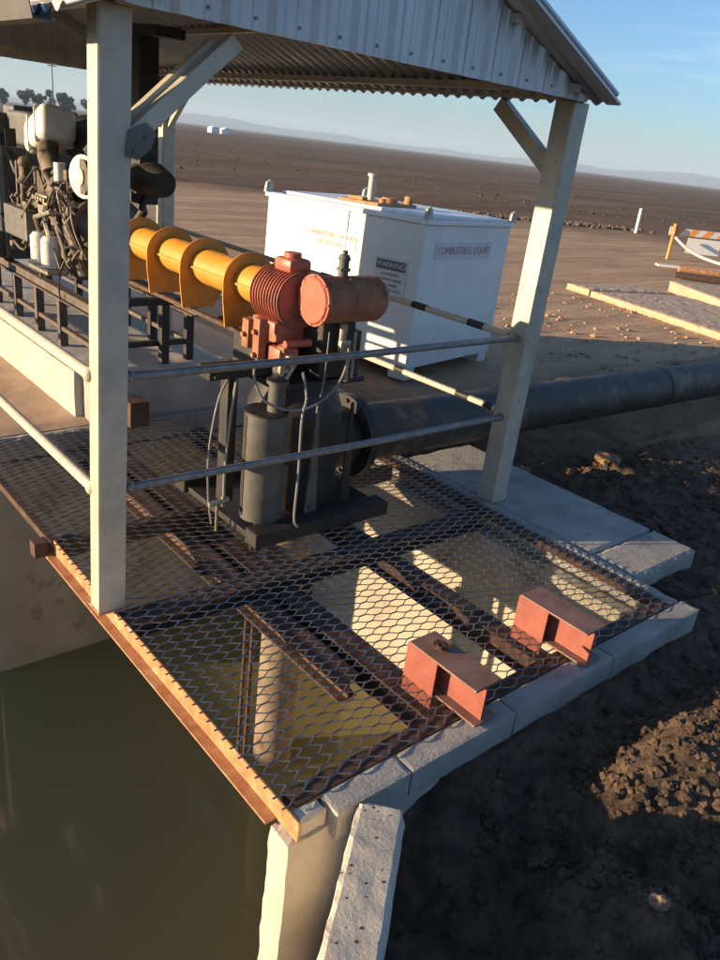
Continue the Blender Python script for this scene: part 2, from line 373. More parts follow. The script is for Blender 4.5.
# outer slabs beside the right-hand post
mb = MB(); rough_box(mb, 3.722, 4.40, 2.03, 3.62, -.13, -.012, .03, .0018, 9, .02); one('concrete_slab', mb, 'conc', 'long grey concrete slab outside the pit around the right hand post foot', 'slab')
mb = MB(); rough_box(mb, 3.722, 4.40, 1.72, 2.024, -.13, -.012, .03, .0018, 10, .02); one('concrete_slab', mb, 'conc', 'short half sunlit concrete slab at the outer corner beside the mesh', 'slab')
# wing wall, climbing the bank toward the photographer
t = thing('wing_wall', 'sloping pitted concrete wing wall leaning up out of the near corner', 'wall', (1.4, 1.3, -.3))
mb = MB()
d = Vector((-.76, -.641, 0)).normalized(); n = Vector((.645, -.764, 0)).normalized()
A = Vector((1.385, 1.335, .0)); Lw = 2.3; W = .165
nl, nw, nh = 90, 8, 40
V = {}
def wv(i, j, k):
    if (i, j, k) in V: return V[(i, j, k)]
    s = Lw * i / nl; top = .058 + s * .225; top -= .014 * (1 - j / nw); zz = -2.4 + (top + 2.4) * (k / nh)
    p = A + d * s + n * (W * j / nw); p.z = zz
    q = noise.noise_vector(p * 16) * .0035
    ed = (i in (0, nl)) + (j in (0, nw)) + (k == nh)
    if ed >= 2:
        e = .007 * (1 + noise.noise(p * 20))
        if j == 0: q += n * e
        if j == nw: q -= n * e * 1.4
        if i == 0: q += d * e * 1.6
        if k == nh: q.z -= e
    V[(i, j, k)] = mb.b.verts.new(p + q); return V[(i, j, k)]
for i in range(nl):
    for j in range(nw): mb.b.faces.new((wv(i, j, nh), wv(i + 1, j, nh), wv(i + 1, j + 1, nh), wv(i, j + 1, nh)))
    for k in range(nh):
        for j in (0, nw): mb.b.faces.new((wv(i, j, k), wv(i + 1, j, k), wv(i + 1, j, k + 1), wv(i, j, k + 1)))
for j in range(nw):
    for k in range(nh):
        for i in (0, nl): mb.b.faces.new((wv(i, j, k), wv(i, j + 1, k), wv(i, j + 1, k + 1), wv(i, j, k + 1)))
mb.build('wall', 'conc_wing', t)

# ---------------------------------------------------------------- engine plinth
t = thing('engine_plinth', 'raised concrete plinth with a cream sunlit side carrying the engine', 'plinth', (2.5, 6, 0))
mb = MB(); rough_box(mb, 1.95, 3.15, 5.19, 10.5, -.02, .335, .08, .003, 12, edge=.008); mb.build('plinth_block', 'conc_pale', t)
mb = MB(); rough_box(mb, 2.01, 3.12, 5.03, 5.18, -.02, .30, .04, .003, 13, edge=.006); mb.build('front_step', 'conc', t)
mb = MB(); mb.box(2.18, 2.32, 4.78, 4.92, 0.02, .20, .004)
one('steel_offcut', mb, 'rustdark', 'small rusty steel box section stood at the far edge of the mesh', 'steel offcut')

# ---------------------------------------------------------------- deck steel
t = thing('edge_beam', 'orange rusted L shaped steel angle edging the mesh above the water', 'steel beam', (1.16, 2.4, -.1))
mb = MB(); mb.box(1.190, 1.199, 1.386, 3.515, -.082, .001, .002); mb.build('upright_leg', 'rust', t)
mb = MB(); mb.box(1.146, 1.1895, 1.505, 3.515, -.082, -.074, .002); mb.build('outer_leg', 'rust', t)
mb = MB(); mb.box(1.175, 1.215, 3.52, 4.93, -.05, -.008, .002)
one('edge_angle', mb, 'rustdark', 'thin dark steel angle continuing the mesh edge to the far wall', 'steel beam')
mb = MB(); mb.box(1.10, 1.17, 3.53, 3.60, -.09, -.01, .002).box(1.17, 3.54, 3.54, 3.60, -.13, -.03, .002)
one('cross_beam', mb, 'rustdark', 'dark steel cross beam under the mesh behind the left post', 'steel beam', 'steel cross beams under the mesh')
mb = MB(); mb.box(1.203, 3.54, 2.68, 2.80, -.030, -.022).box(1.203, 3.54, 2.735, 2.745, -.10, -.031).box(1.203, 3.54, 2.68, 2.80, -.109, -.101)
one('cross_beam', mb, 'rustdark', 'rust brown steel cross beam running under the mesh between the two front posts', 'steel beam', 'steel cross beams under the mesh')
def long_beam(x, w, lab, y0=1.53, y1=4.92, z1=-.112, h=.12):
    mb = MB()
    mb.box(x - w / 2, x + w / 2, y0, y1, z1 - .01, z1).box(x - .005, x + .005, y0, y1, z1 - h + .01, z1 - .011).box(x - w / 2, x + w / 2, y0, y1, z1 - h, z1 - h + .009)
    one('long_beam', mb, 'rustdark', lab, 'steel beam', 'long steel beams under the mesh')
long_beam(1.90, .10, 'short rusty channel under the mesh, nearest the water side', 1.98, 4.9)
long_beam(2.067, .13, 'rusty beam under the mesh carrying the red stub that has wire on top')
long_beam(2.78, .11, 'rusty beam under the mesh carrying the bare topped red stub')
# red oxide beam stubs
def stub(x, lab, lab2):
    t = thing('beam_stub', lab, 'beam stub', (x + .07, 1.57, 0), 'red primed beam stubs on the headwall')
    mb = MB(); mb.box(x, x + .148, 1.39, 1.76, .170, .180, .0015); mb.build('top_flange', 'redoxtop', t)
    mb = MB(); mb.box(x + .02, x + .148, 1.38, 1.70, .004, .013, .0015); mb.build('bottom_flange', 'redoxtop', t)
    mb = MB(); mb.box(x + .062, x + .072, 1.39, 1.76, .014, .169, .001); mb.build('web', 'redox', t)
    mb = MB(); mb.box(x + .004, x + .012, 1.60, 1.77, -.06, .169, .001); mb.build('side_plate', 'redox', t)
    return t
stub(1.992, 'red primed beam stub with a scrap of rusty wire on top', '')
stub(2.705, 'red primed beam stub with a bare top beside the outer corner', '')
mb = MB()
for i in range(26):
    a = random.uniform(0, 6.28); c = Vector((2.07, 1.655, .186)); rr = random.uniform(.008, .035)
    p = [c + Vector((rr * math.cos(a + k * .9), rr * math.sin(a + k * .9) * 1.1, random.uniform(0, .014))) for k in range(5)]
    mb.tube(p, .0022, 5)
one('wire_scrap', mb, 'rustdark', 'tangled scrap of rusty wire lying on the nearer red beam stub', 'wire')

# expanded metal mesh
def make_mesh():
    X0, X1, Y0, Y1 = 1.19, 3.66, 1.46, 4.925
    LW, SW = .144, .054; z0 = .006
    vs = []; fs = []
    def strand(p, q, w=.0048, th=.002, tilt=.75):
        p = Vector(p); q = Vector(q); d = (q - p).normalized(); s = Vector((0, 0, 1)).cross(d)
        if s.y < 0: s = -s
        u = (s * math.cos(tilt) + Vector((0, 0, 1)) * math.sin(tilt)) * (w / 2); v = (s * -math.sin(tilt) + Vector((0, 0, 1)) * math.cos(tilt)) * (th / 2)
        b = len(vs)
        for r in (p - d * .001, q + d * .001):
            for a, c in ((-1, -1), (1, -1), (1, 1), (-1, 1)): vs.append(r + u * a + v * c)
        fs.extend([(b, b + 1, b + 5, b + 4), (b + 1, b + 2, b + 6, b + 5), (b + 2, b + 3, b + 7, b + 6), (b + 3, b, b + 4, b + 7), (b, b + 3, b + 2, b + 1), (b + 4, b + 5, b + 6, b + 7)])
    nx = int((X1 - X0) / (LW / 2)); ny = int((Y1 - Y0) / (SW / 2))
    g = .015
    def ok(x, y):   # the pump base plate and posts stand through the mesh
        return X0 <= x <= X1
    def wob(x, y): return z0 + .006 * noise.noise(Vector((x * 2, y * 2, 0))) + .002
    for j in range(ny + 1):
        for i in range(nx + 1):
            if (i + j) % 2: continue
            x = X0 + i * LW / 2; y = Y0 + j * SW / 2; z = wob(x, y)
            strand((x - g, y, z), (x + g, y, z), .0065, .0028, .55)
            for sx in (-1, 1):
                for sy in (1,):
                    x2 = x + sx * LW / 2; y2 = y + sy * SW / 2
                    if X0 - .001 <= x2 <= X1 and y2 <= Y1:
                        strand((x + sx * g, y, z), (x2 - sx * g, y2, wob(x2, y2)))
    me = bpy.data.meshes.new('expanded_mesh'); me.from_pydata(vs, [], fs); me.materials.append(M['mesh'])
    o = bpy.data.objects.new('mesh_deck', me); COL.objects.link(o)
    tag(o, 'dark expanded metal mesh walkway with diamond openings over the pit', 'mesh floor')
make_mesh()

# ---------------------------------------------------------------- shed
def post(x, y, z0, z1, lab, w=.14, dpt=.115, brace=None, g='steel posts holding up the roof'):
    t = thing('steel_post', lab, 'post', (x, y, z0), g)
    mb = MB(); mb.box(x - dpt / 2, x + dpt / 2, y - w / 2, y + w / 2, z0, z1, .006)
    # lip seams of the folded section
    mb.box(x - dpt / 2 - .002, x - dpt / 2 + .004, y - w / 2 + .004, y - w / 2 + .022, z0 + .01, z1 - .01)
    mb.build('column', 'galv', t)
    mb = MB(); mb.box(x - dpt / 2 - .006, x + dpt / 2 + .006, y - w / 2 - .006, y + w / 2 + .006, z0 + .001, z0 + .009); mb.build('weld_bead', 'rust', t)
    return t
YF = 2.83
pl = post(1.181, YF, .002, 2.33, 'broad pale steel post at the water edge of the mesh, nearest the camera', w=.10, dpt=.118)
pl.rotation_euler = (0, R(1.1), 0)
mb = MB(); mb.bar((1.25, YF - .02, 1.93), (1.65, YF - .02, 2.30), .062, .05, (0, 1, 0), .003); mb.bar((1.26, YF + .03, 1.99), (1.58, YF + .03, 2.29), .02, .04, (0, 1, 0)); mb.build('knee_brace', 'galv', pl)
mb = MB(); mb.prism([(1.215, 1.87), (1.26, 1.86), (1.31, 1.90), (1.33, 1.955), (1.29, 1.985), (1.225, 1.955)], YF - .060, YF - .053); mb.bolts([(1.25, YF - .060, 1.89), (1.29, YF - .060, 1.94)], (0, -1, 0), .01, .01); mb.build('gusset_and_shade_plate', 'enginegrey', pl)  # dark plate stands in for the shaded patch at the brace foot
pr = post(3.76, YF, -.011, 2.33, 'leaning looking steel post on the outer slab with a bright sunlit upper half', w=.13, dpt=.13)
pr.rotation_euler = (0, R(.7), 0)
mb = MB(); mb.bar((3.76, YF + .05, 1.98), (3.76, YF + .50, 2.30), .085, .06, (1, 0, 0), .003); mb.build('knee_brace', 'galv', pr)
mb = MB(); mb.box(3.70, 3.82, 2.763, 2.764 + .004, 1.93, 2.1); mb.build('gusset_and_shade_plate', 'galv', pr)
pf = post(3.76, 7.42, -.3, 2.33, 'farthest steel post seen beside the big pale post, behind the yellow shaft', w=.13, dpt=.13)
mb = MB(); mb.bar((3.70, 7.42, 1.95), (3.3, 7.42, 2.29), .05, .05, (0, 1, 0)).bar((3.76, 7.36, 1.95), (3.76, 6.95, 2.3), .05, .05, (1, 0, 0)); mb.build('knee_brace', 'galv', pf)
pb = post(1.205, 7.42, -.004, 2.33, 'far left steel post outside the frame beyond the engine', w=.13, dpt=.13)

roof = thing('gable_roof', 'grey corrugated metal gable roof over the pump, its gable end facing the camera', 'roof', (2.46, 5, 2.33))
RX, RZ0, PITCH = 2.46, 2.318, math.tan(R(22)); XE = 1.325
rz = RZ0 + XE * PITCH
def sheet(sign):
    mb = MB(); b = mb.b; Y0, Y1 = 2.60, 7.62; n = int((Y1 - Y0) / .0145); rows = []
    for k, u in enumerate((0., .5, 1.)):
        xe = XE if sign > 0 else XE + .14
        x = RX + sign * xe * u; z = rz - xe * u * PITCH + .012
        rows.append([b.verts.new((x, Y0 + (Y1 - Y0) * i / n, z + .014 * math.sin(2 * math.pi * (Y0 + (Y1 - Y0) * i / n) / .1))) for i in range(n + 1)])
    for a, c in zip(rows, rows[1:]):
        for i in range(n): b.faces.new((a[i], a[i + 1], c[i + 1], c[i]))
    o = mb.build('roof_sheet', 'roof', roof, smooth=True)
    md = o.modifiers.new('t', 'SOLIDIFY'); md.thickness = .002
sheet(1); sheet(-1)
gx, gz = RX - XE - .14, rz - (XE + .14) * PITCH
mb = MB(); mb.prism([(gx + .012, gz + .035), (gx + .008, gz + .035), (gx + .008, gz - .021), (gx - .045, gz - .021), (gx - .056, gz + .035), (gx - .060, gz + .035), (gx - .048, gz - .025), (gx + .012, gz - .025)], 2.75, 7.62); mb.build('gutter', 'cyl', roof)
def gable(y, lab=None):
    mb = MB(); b = mb.b; x0 = RX - XE + .05; x1 = RX + XE - .05; prev = None
    prof = []
    x = x0; i = 0
    while x < x1:
        prof += [(x, 0), (x + .030, -.016), (x + .058, -.016), (x + .088, 0), (x + .125, 0), (x + .132, -.004), (x + .150, -.004), (x + .157, 0)]
        x += .19
    prof = [p for p in prof if p[0] < x1] + [(x1, 0)]
    for (px, dy) in prof:
        zt = rz - abs(px - RX) * PITCH - .004; zb = RZ0 + .006
        if zt < zb + .002: zt = zb + .002
        c = (b.verts.new((px, y + dy, zb)), b.verts.new((px, y + dy, zt)))
        if prev: b.faces.new((prev[0], c[0], c[1], prev[1]))
        prev = c
    o = mb.build('gable_sheet', 'roof', roof); md = o.modifiers.new('t', 'SOLIDIFY'); md.thickness = .0015
    s = MB()
    for r in range(12):
        xs = x0 + .107 + r * .19 + .032
        for z in (RZ0 + .045, RZ0 + .36):
            if z < rz - abs(xs - RX) * PITCH - .05 and xs < x1 - .05: s.cyl((xs, y - .001, z), (xs, y - .009, z), .007, seg=6)
    s.build('screws', 'rail', roof)
gable(2.70); gable(7.56)
mb = MB()
for sg in (-1, 1):
    for y in (2.585,):
        a = Vector((RX, y, rz + .02)); c = Vector((RX + sg * (XE + .02), y, RZ0 + .012))
        mb.bar(a, c, .012, .085, (0, 1, 0)); mb.bar(a + Vector((0, .045, .044)), c + Vector((0, .045, .044)), .09, .008, (0, 1, 0))
        mb.cyl(a + Vector((0, -.004, .045)), c + Vector((0, -.004, .045)), .014, seg=10)
mb.build('barge_board', 'roof', roof)
mb = MB()
for x in (1.205, 3.76): mb.box(x - .03, x + .03, 2.80, 7.5, 2.333, 2.40)
mb.box(1.16, 3.76, 2.755, 2.80, 2.335, 2.40); mb.box(1.16, 3.76, 7.40, 7.44, 2.335, 2.41)
mb.build('eave_beams', 'galv', roof)
mb = MB()
for y in (7.4,):
    for sg in (-1, 1): mb.bar((RX, y, rz - .05), (RX + sg * 1.3, y, rz - .05 - 1.3 * PITCH), .05, .05, (0, 1, 0))
for u in (.05, .45, .85):
    for sg in (-1, 1): mb.box(RX + sg * XE * u - .02, RX + sg * XE * u + .02, 2.66, 7.5, rz - XE * u * PITCH - .042, rz - XE * u * PITCH - .006)
mb.build('rafters', 'galv', roof)

# handrails
def rail(p, q, r, m, lab, clamps=True):
    t = thing('handrail', lab, 'handrail', p, 'tubular handrails round the pump deck')
    mb = MB(); mb.tube([p, (Vector(p) + Vector(q)) / 2 - Vector((0, 0, .006)), q], r, 12); mb.build('tube', m, t, smooth=True)
    if clamps:
        for a in (p, q): mb = MB(); mb.ball(a, r * 1.35, sub=2); mb.build('end_cap', m, t, smooth=True)
    return t
rail((1.285, YF, 1.05), (3.69, YF, 1.055), .019, 'rail', 'upper grey handrail crossing in front of the pump')
rail((1.285, YF, .565), (3.69, YF, .560), .019, 'rail', 'lower grey handrail crossing the grey cylinder')
rail((1.15, 2.885, 1.055), (1.17, 7.35, 1.055), .024, 'railpale', 'upper cream handrail above the engine plinth at left')
rail((1.15, 2.885, .565), (1.17, 7.35, .565), .024, 'railpale', 'lower cream handrail behind the big post at left')
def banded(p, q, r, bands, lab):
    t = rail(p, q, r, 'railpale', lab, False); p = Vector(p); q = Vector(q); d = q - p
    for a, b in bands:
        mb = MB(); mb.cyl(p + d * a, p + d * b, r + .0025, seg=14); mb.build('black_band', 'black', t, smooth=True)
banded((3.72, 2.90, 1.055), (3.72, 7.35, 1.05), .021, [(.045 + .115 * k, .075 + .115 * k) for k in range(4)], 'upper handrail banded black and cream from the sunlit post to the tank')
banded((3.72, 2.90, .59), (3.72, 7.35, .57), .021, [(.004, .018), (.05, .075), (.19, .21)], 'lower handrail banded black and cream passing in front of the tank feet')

# ---------------------------------------------------------------- pump head
t = thing('pump_base', 'pair of dark steel bearers under the pump head', 'pump base', (2.45, 3.3, .02))
for (y0, y1, x0, x1) in ((2.93, 3.04, 2.02, 2.93), (3.70, 3.82, 2.02, 2.95)):
    mb = MB(); mb.box(x0, x1, y0, y1, .018, .10, .003); mb.box(x0 - .004, x0, y0 + .004, y1 - .004, .02, .098); mb.build('bearer', 'pump', t)
mb = MB(); mb.box(2.04, 2.94, 3.045, 3.695, .02, .055, .003); mb.bolts([(2.12 + .2 * k, 3.09, .055) for k in range(4)], (0, 0, 1), .014, .02); mb.build('base_plate', 'pump', t)

p = thing('pump_head', 'tall black pump discharge head with side flanges and triangular stiffeners', 'pump', (2.55, 3.35, .1))
mb = MB(); mb.cyl((2.52, 3.37, .057), (2.52, 3.37, .62), .27, seg=40); mb.cyl((2.52, 3.37, .62), (2.52, 3.37, .80), .27, .20, seg=40); mb.box(2.20, 2.78, 3.10, 3.62, .80, .83, .003); mb.build('body', 'pump', p, smooth=True)
mb = MB(); mb.box(2.24, 2.30, 3.30, 3.60, .831, 1.0); mb.box(2.68, 2.74, 3.12, 3.60, .831, 1.08); mb.box(2.301, 2.679, 3.50, 3.56, .831, 1.08); mb.build('motor_stool', 'pump', p)
mb = MB(); mb.prism([(2.40, .10), (2.475, .10), (2.435, .72), (2.42, .72)], 3.035, 3.047); mb.bolts([(2.43, 3.034, .13)], (0, -1, 0), .014, .012); mb.build('stiffener', 'cyl', p)
mb = MB(); mb.prism([(2.66, .10), (2.73, .10), (2.69, .70), (2.675, .70)], 3.055, 3.067); mb.build('stiffener', 'pump', p)
mb = MB(); mb.cyl((2.70, 3.50, .30), (3.02, 3.50, .30), .19, seg=36); mb.build('outlet', 'pump', p, smooth=True)
mb = MB(); mb.cyl((3.022, 3.50, .30), (3.052, 3.50, .30), .265, seg=48)
for k in range(12):
    a = k * math.pi / 6; c = Vector((3.02, 3.50 + .235 * math.cos(a), .30 + .235 * math.sin(a))); mb.cyl(c + Vector((-.015, 0, 0)), c + Vector((.06, 0, 0)), .014, seg=6)
mb.build('flange', 'pump', p, smooth=True)
mb = MB(); mb.box(1.90, 2.24, 3.26, 3.38, .84, .90, .003); mb.bolts([(1.93, 3.26, .86)], (0, -1, 0), .012, .02); mb.box(2.06, 2.12, 3.34, 3.42, .10, .838, .003); mb.build('side_arm', 'pump', p)

t = thing('filter_pot', 'grey dusty upright cylinder with a thin flat dark lid in front of the pump head', 'cylinder', (2.13, 3.13, .1))
mb = MB(); mb.cyl((2.165, 3.13, .10), (2.165, 3.13, .69), .112, seg=48); mb.build('shell', 'cyl', t, smooth=True)
mb = MB(); mb.cyl((2.165, 3.13, .691), (2.165, 3.13, .702), .115, seg=48); mb.box(2.050, 2.058, 3.135, 3.155, .12, .68); mb.build('lid', 'pump', t, smooth=True)  # thin flat lid, darker than the shell
mb = MB(); mb.cyl((2.20, 3.10, .713), (2.20, 3.10, .85), .045, seg=24).cyl((2.20, 3.10, .702), (2.20, 3.10, .713), .045).cyl((2.20, 3.10, .85), (2.20, 3.10, .87), .058, seg=24).cyl((2.20, 3.10, .87), (2.20, 3.10, .95), .032, seg=16); mb.build('neck', 'cyl', t, smooth=True)
mb = MB(); mb.cyl((2.15, 3.07, .90), (2.26, 3.07, .93), .014, seg=10).box(2.17, 2.20, 3.045, 3.075, .90, .97, .004).cyl((2.22, 3.06, .88), (2.27, 3.05, .97), .012, seg=10).box(2.21, 2.25, 3.04, 3.07, .95, 1.0, .004); mb.build('fittings', 'brass', t, smooth=True)

g = thing('gear_head', 'red ribbed right angle gear drive with a long brown housing above the pump', 'gear drive', (2.45, 3.3, .9))
mb = MB(); cy0, cz = 3.22, 1.225
mb.cyl((2.40, 3.23, cz), (2.40, 3.50, cz), .137, seg=40)
for k in range(11): mb.cyl((2.40, 3.235 + k * .025, cz), (2.40, 3.241 + k * .025, cz), .147, seg=40)
mb.build('ribbed_housing', 'reddull', g, smooth=True)
mb = MB(); mb.box(2.33, 2.47, 3.25, 3.40, 1.36, 1.43, .02); mb.cyl((2.40, 3.33, 1.42), (2.40, 3.33, 1.455), .045, seg=20); mb.build('top_boss', 'red', g, smooth=True)
mb = MB(); mb.cyl((2.372, 3.09, 1.262), (2.388, 3.09, 1.262), .128, seg=44); mb.cyl((2.362, 3.09, 1.262), (2.3715, 3.09, 1.262), .110, .118, seg=44); mb.bolts([(2.372, 3.09 + .1205 * math.cos(a), 1.262 + .1205 * math.sin(a)) for a in [k * math.pi / 4 for k in range(8)]], (-1, 0, 0), .006, .006)
mb.build('end_cover', 'red', g, smooth=True)
mb = MB(); mb.cyl((2.389, 3.09, 1.262), (2.76, 3.09, 1.262), .117, seg=44).cyl((2.76, 3.09, 1.262), (2.79, 3.09, 1.262), .117, .10, seg=44).cyl((2.79, 3.09, 1.262), (2.803, 3.09, 1.262), .10, .07, seg=44).cyl((2.56, 3.09, 1.262), (2.575, 3.09, 1.262), .1195, seg=44).box(2.40, 2.56, 3.16, 3.26, 1.14, 1.36, .01)
mb.build('brown_housing', 'brown', g, smooth=True)
mb = MB(); mb.cyl((2.545, 3.09, 1.38), (2.545, 3.09, 1.46), .026, seg=16).cyl((2.545, 3.09, 1.405), (2.545, 3.09, 1.42), .036, seg=6).cyl((2.545, 3.09, 1.46), (2.545, 3.09, 1.485), .034, .024, seg=16).cyl((2.545, 3.09, 1.487), (2.545, 3.09, 1.505), .014, seg=10); mb.build('breather', 'cyl', g, smooth=True)
mb = MB(); mb.box(2.30, 2.46, 3.26, 3.52, .99, 1.10, .008); mb.box(2.24, 2.36, 3.16, 3.27, .90, 1.0, .006); mb.cyl((2.26, 3.15, 1.03), (2.42, 3.15, 1.03), .02, seg=12); mb.build('mount_bracket', 'red', g, smooth=True)
mb = MB(); mb.cyl((2.225, 3.2, 1.055), (2.30, 3.2, 1.055), .024, seg=6).cyl((2.27, 3.14, 1.0), (2.27, 3.20, 1.0), .022, seg=6).box(2.19, 2.24, 3.28, 3.34, .92, 1.13, .004).box(2.20, 2.24, 3.40, 3.46, .95, 1.10, .004).bolts([(2.20, 3.31, .94), (2.20, 3.31, 1.06), (2.21, 3.43, 1.02)], (-1, 0, 0), .014, .03)
mb.build('bolts', 'brown', g, smooth=True)
mb = MB(); mb.box(2.46, 2.68, 3.10, 3.49, .84, 1.14, .01); mb.build('gear_foot', 'pump', g)
mb = MB(); mb.cyl((2.56, 3.06, 1.06), (2.56, 3.06, 1.14), .022, seg=12).box(2.53, 2.60, 3.03, 3.06, 1.0, 1.06, .005).cyl((2.585, 3.03, .84), (2.585, 3.03, 1.02), .012, seg=10).cyl((2.62, 3.03, .86), (2.62, 3.03, 1.1), .010, seg=10)
mb.build('valve', 'brass', g, smooth=True)

def cable(pts, r, lab, m='cable'):
    P = [Vector(a) for a in pts]; out = []
    for i in range(len(P) - 1):
        p0 = P[max(i - 1, 0)]; p1 = P[i]; p2 = P[i + 1]; p3 = P[min(i + 2, len(P) - 1)]
        for k in range(8):
            u = k / 8; out.append(.5 * ((2 * p1) + (-p0 + p2) * u + (2 * p0 - 5 * p1 + 4 * p2 - p3) * u * u + (-p0 + 3 * p1 - 3 * p2 + p3) * u ** 3))
    out.append(P[-1]); mb = MB(); mb.tube(out, r, 8); one('cable', mb, m, lab, 'cable', smooth=True)
cable([(2.00, 3.0, 1.02), (1.99, 3.0, .93), (2.04, 2.99, .82), (2.13, 2.98, .765), (2.24, 2.97, .74), (2.36, 2.97, .76), (2.48, 2.98, .83), (2.54, 2.99, .92), (2.56, 3.0, 1.03)], .0065, 'pale cable hanging in a wide loop in front of the pump head')
cable([(2.385, 2.955, 1.135), (2.38, 2.955, .9), (2.37, 2.96, .80)], .0035, 'thin straight wire hanging from the red round cover')
cable([(2.27, 2.99, .93), (2.29, 2.97, .80), (2.25, 2.94, .70), (2.25, 2.93, .4), (2.24, 2.92, .16), (2.26, 2.91, .105)], .007, 'grey hose running down the right side of the grey cylinder')
cable([(2.06, 3.33, .83), (1.98, 3.30, .72), (1.93, 3.29, .45), (1.93, 3.28, .2), (1.95, 3.27, .03)], .006, 'thin grey hose left of the pump, curving down to the mesh')
cable([(2.07, 3.28, .83), (2.03, 3.26, .60), (2.0, 3.24, .35), (1.99, 3.22, .19)], .008, 'second grey hose left of the pump, ending at a small tap')
mb = MB(); mb.cyl((1.90, 3.22, .175), (2.02, 3.22, .185), .014, seg=10).cyl((1.985, 3.22, .15), (1.985, 3.22, .21), .010, seg=8).cyl((1.95, 3.22, .01), (1.95, 3.22, .17), .008, seg=8)
one('drain_tap', mb, 'brass', 'small brass tap beside the foot of the pump', 'tap', smooth=True)
# below deck
t = thing('pump_column', 'round pump column hanging below the mesh into the water', 'pump column', (2.44, 3.2, -2.4))
mb = MB(); mb.cyl((2.44, 3.20, -2.4), (2.44, 3.20, .017), .125, seg=40); mb.build('pipe', 'column', t, smooth=True)
mb = MB(); mb.cyl((2.44, 3.20, -.52), (2.44, 3.20, -.49), .16, seg=40).cyl((2.44, 3.20, -.46), (2.44, 3.20, -.43), .16, seg=40); mb.build('flange', 'rustdark', t, smooth=True)
for x, lab in ((1.66, 'thin pipe dropping into the water beside the round column, left one'), (1.71, 'thin pipe dropping into the water beside the round column, right one')):
    mb = MB(); mb.cyl((x + .47, 3.14, -2.4), (x + .47, 3.14, -.01), .012, seg=12); one('dip_pipe', mb, 'rustdark', lab, 'pipe', 'thin dip pipes', smooth=True)

# discharge pipe
t = thing('discharge_pipe', 'long black discharge pipe lying from the pump away to the right', 'pipe', (3.05, 3.5, .3))
mb = MB(); mb.cyl((3.086, 3.50, .30), (16, 3.66, -.06), .185, seg=48); mb.build('pipe', 'pipe', t, smooth=True)
mb = MB(); mb.cyl((3.054, 3.50, .30), (3.084, 3.50, .30), .265, seg=48); mb.build('flange', 'pump', t, smooth=True)
mb = MB()
for x in (6.9, 10.8): z = .30 - (x - 3.08) * .02787; y = 3.5 + (x - 3.08) * .0124; mb.cyl((x, y, z), (x + .02, y, z), .19, seg=48)
mb.build('weld_ring', 'pipe', t, smooth=True)

# ---------------------------------------------------------------- yellow shaft
t = thing('drive_shaft_guard', 'row of yellow drive shaft guards between engine and gear drive', 'shaft guard', (2.45, 4.5, 1.0))
sx, sz = 2.44, 1.215
mb = MB(); mb.cyl((sx, 3.60, sz), (sx, 6.0, sz - .03), .045, seg=20); mb.build('shaft', 'pump', t, smooth=True)
for y in (3.78, 4.28, 4.72, 5.15):
    mb = MB(); pts = [(sx - .15, sz - .25), (sx + .06, sz - .25), (sx + .17, sz - .09)]
    pts += [(sx + .172 * math.cos(a), sz + .165 * math.sin(a)) for a in [math.pi * k / 18 - .15 for k in range(20)]] + [(sx - .17, sz - .09)]
    mb.prism(pts, y, y + .008); mb.build('guard_plate', 'yellow', t)
for a, b in ((3.53, 3.775), (3.79, 4.275), (4.29, 4.715), (4.73, 5.145), (5.16, 5.55)):
    mb = MB(); mb.cyl((sx, a, sz), (sx, b, sz), .104, seg=36, cap=True)
    for k in (-1, 1): mb.box(sx + k * .108 - .006, sx + k * .108 + .006, a, b, sz - .006, sz + .006)
    mb.build('guard_tube', 'yellow', t, smooth=True)
mb = MB(); mb.box(sx - .05, sx + .05, 4.03, 4.06, sz - .27, sz - .25).box(sx - .10, sx - .07, 3.69, 5.2, sz - .275, sz - .252).cyl((sx + .05, 4.1, sz - .25), (sx + .18, 3.9, sz - .27), .016, seg=10)
mb.build('support_bar', 'rustdark', t)

# ---------------------------------------------------------------- engine
sk = thing('engine_skid', 'dark steel skid frame on legs carrying the engine and shaft', 'skid frame', (2.5, 6.5, .336))
for x, lb in ((2.13, None), (2.86, None)):
    mb = MB(); mb.box(x - .035, x + .035, 5.12 if x > 2.5 else 5.2, 9.2, .765, .775).box(x - .005, x + .005, 5.12 if x > 2.5 else 5.2, 9.2, .70, .764).box(x - .035, x + .035, 5.12 if x > 2.5 else 5.2, 9.2, .69, .699)
    mb.build('top_rail', 'skid', sk)
    mb = MB(); mb.box(x - .02, x + .02, 5.25, 9.2, .46, .49); mb.build('lower_rail', 'skid', sk)
    for y in (5.24, 5.85, 6.34, 6.85, 7.4, 8.2):
        mb = MB(); mb.box(x - .03, x + .03, y - .025, y + .025, .337, .689); mb.build('leg', 'skid' if x < 2.5 else 'pump', sk)
mb = MB(); mb.box(2.10, 2.90, 5.14, 5.20, .78, .83).box(2.16, 2.84, 5.22, 5.26, .46, .50); mb.build('cross_rail', 'pump', sk)
mb = MB(); mb.box(2.60, 2.66, 5.16, 5.22, .337, .779); mb.build('leg', 'pump', sk)

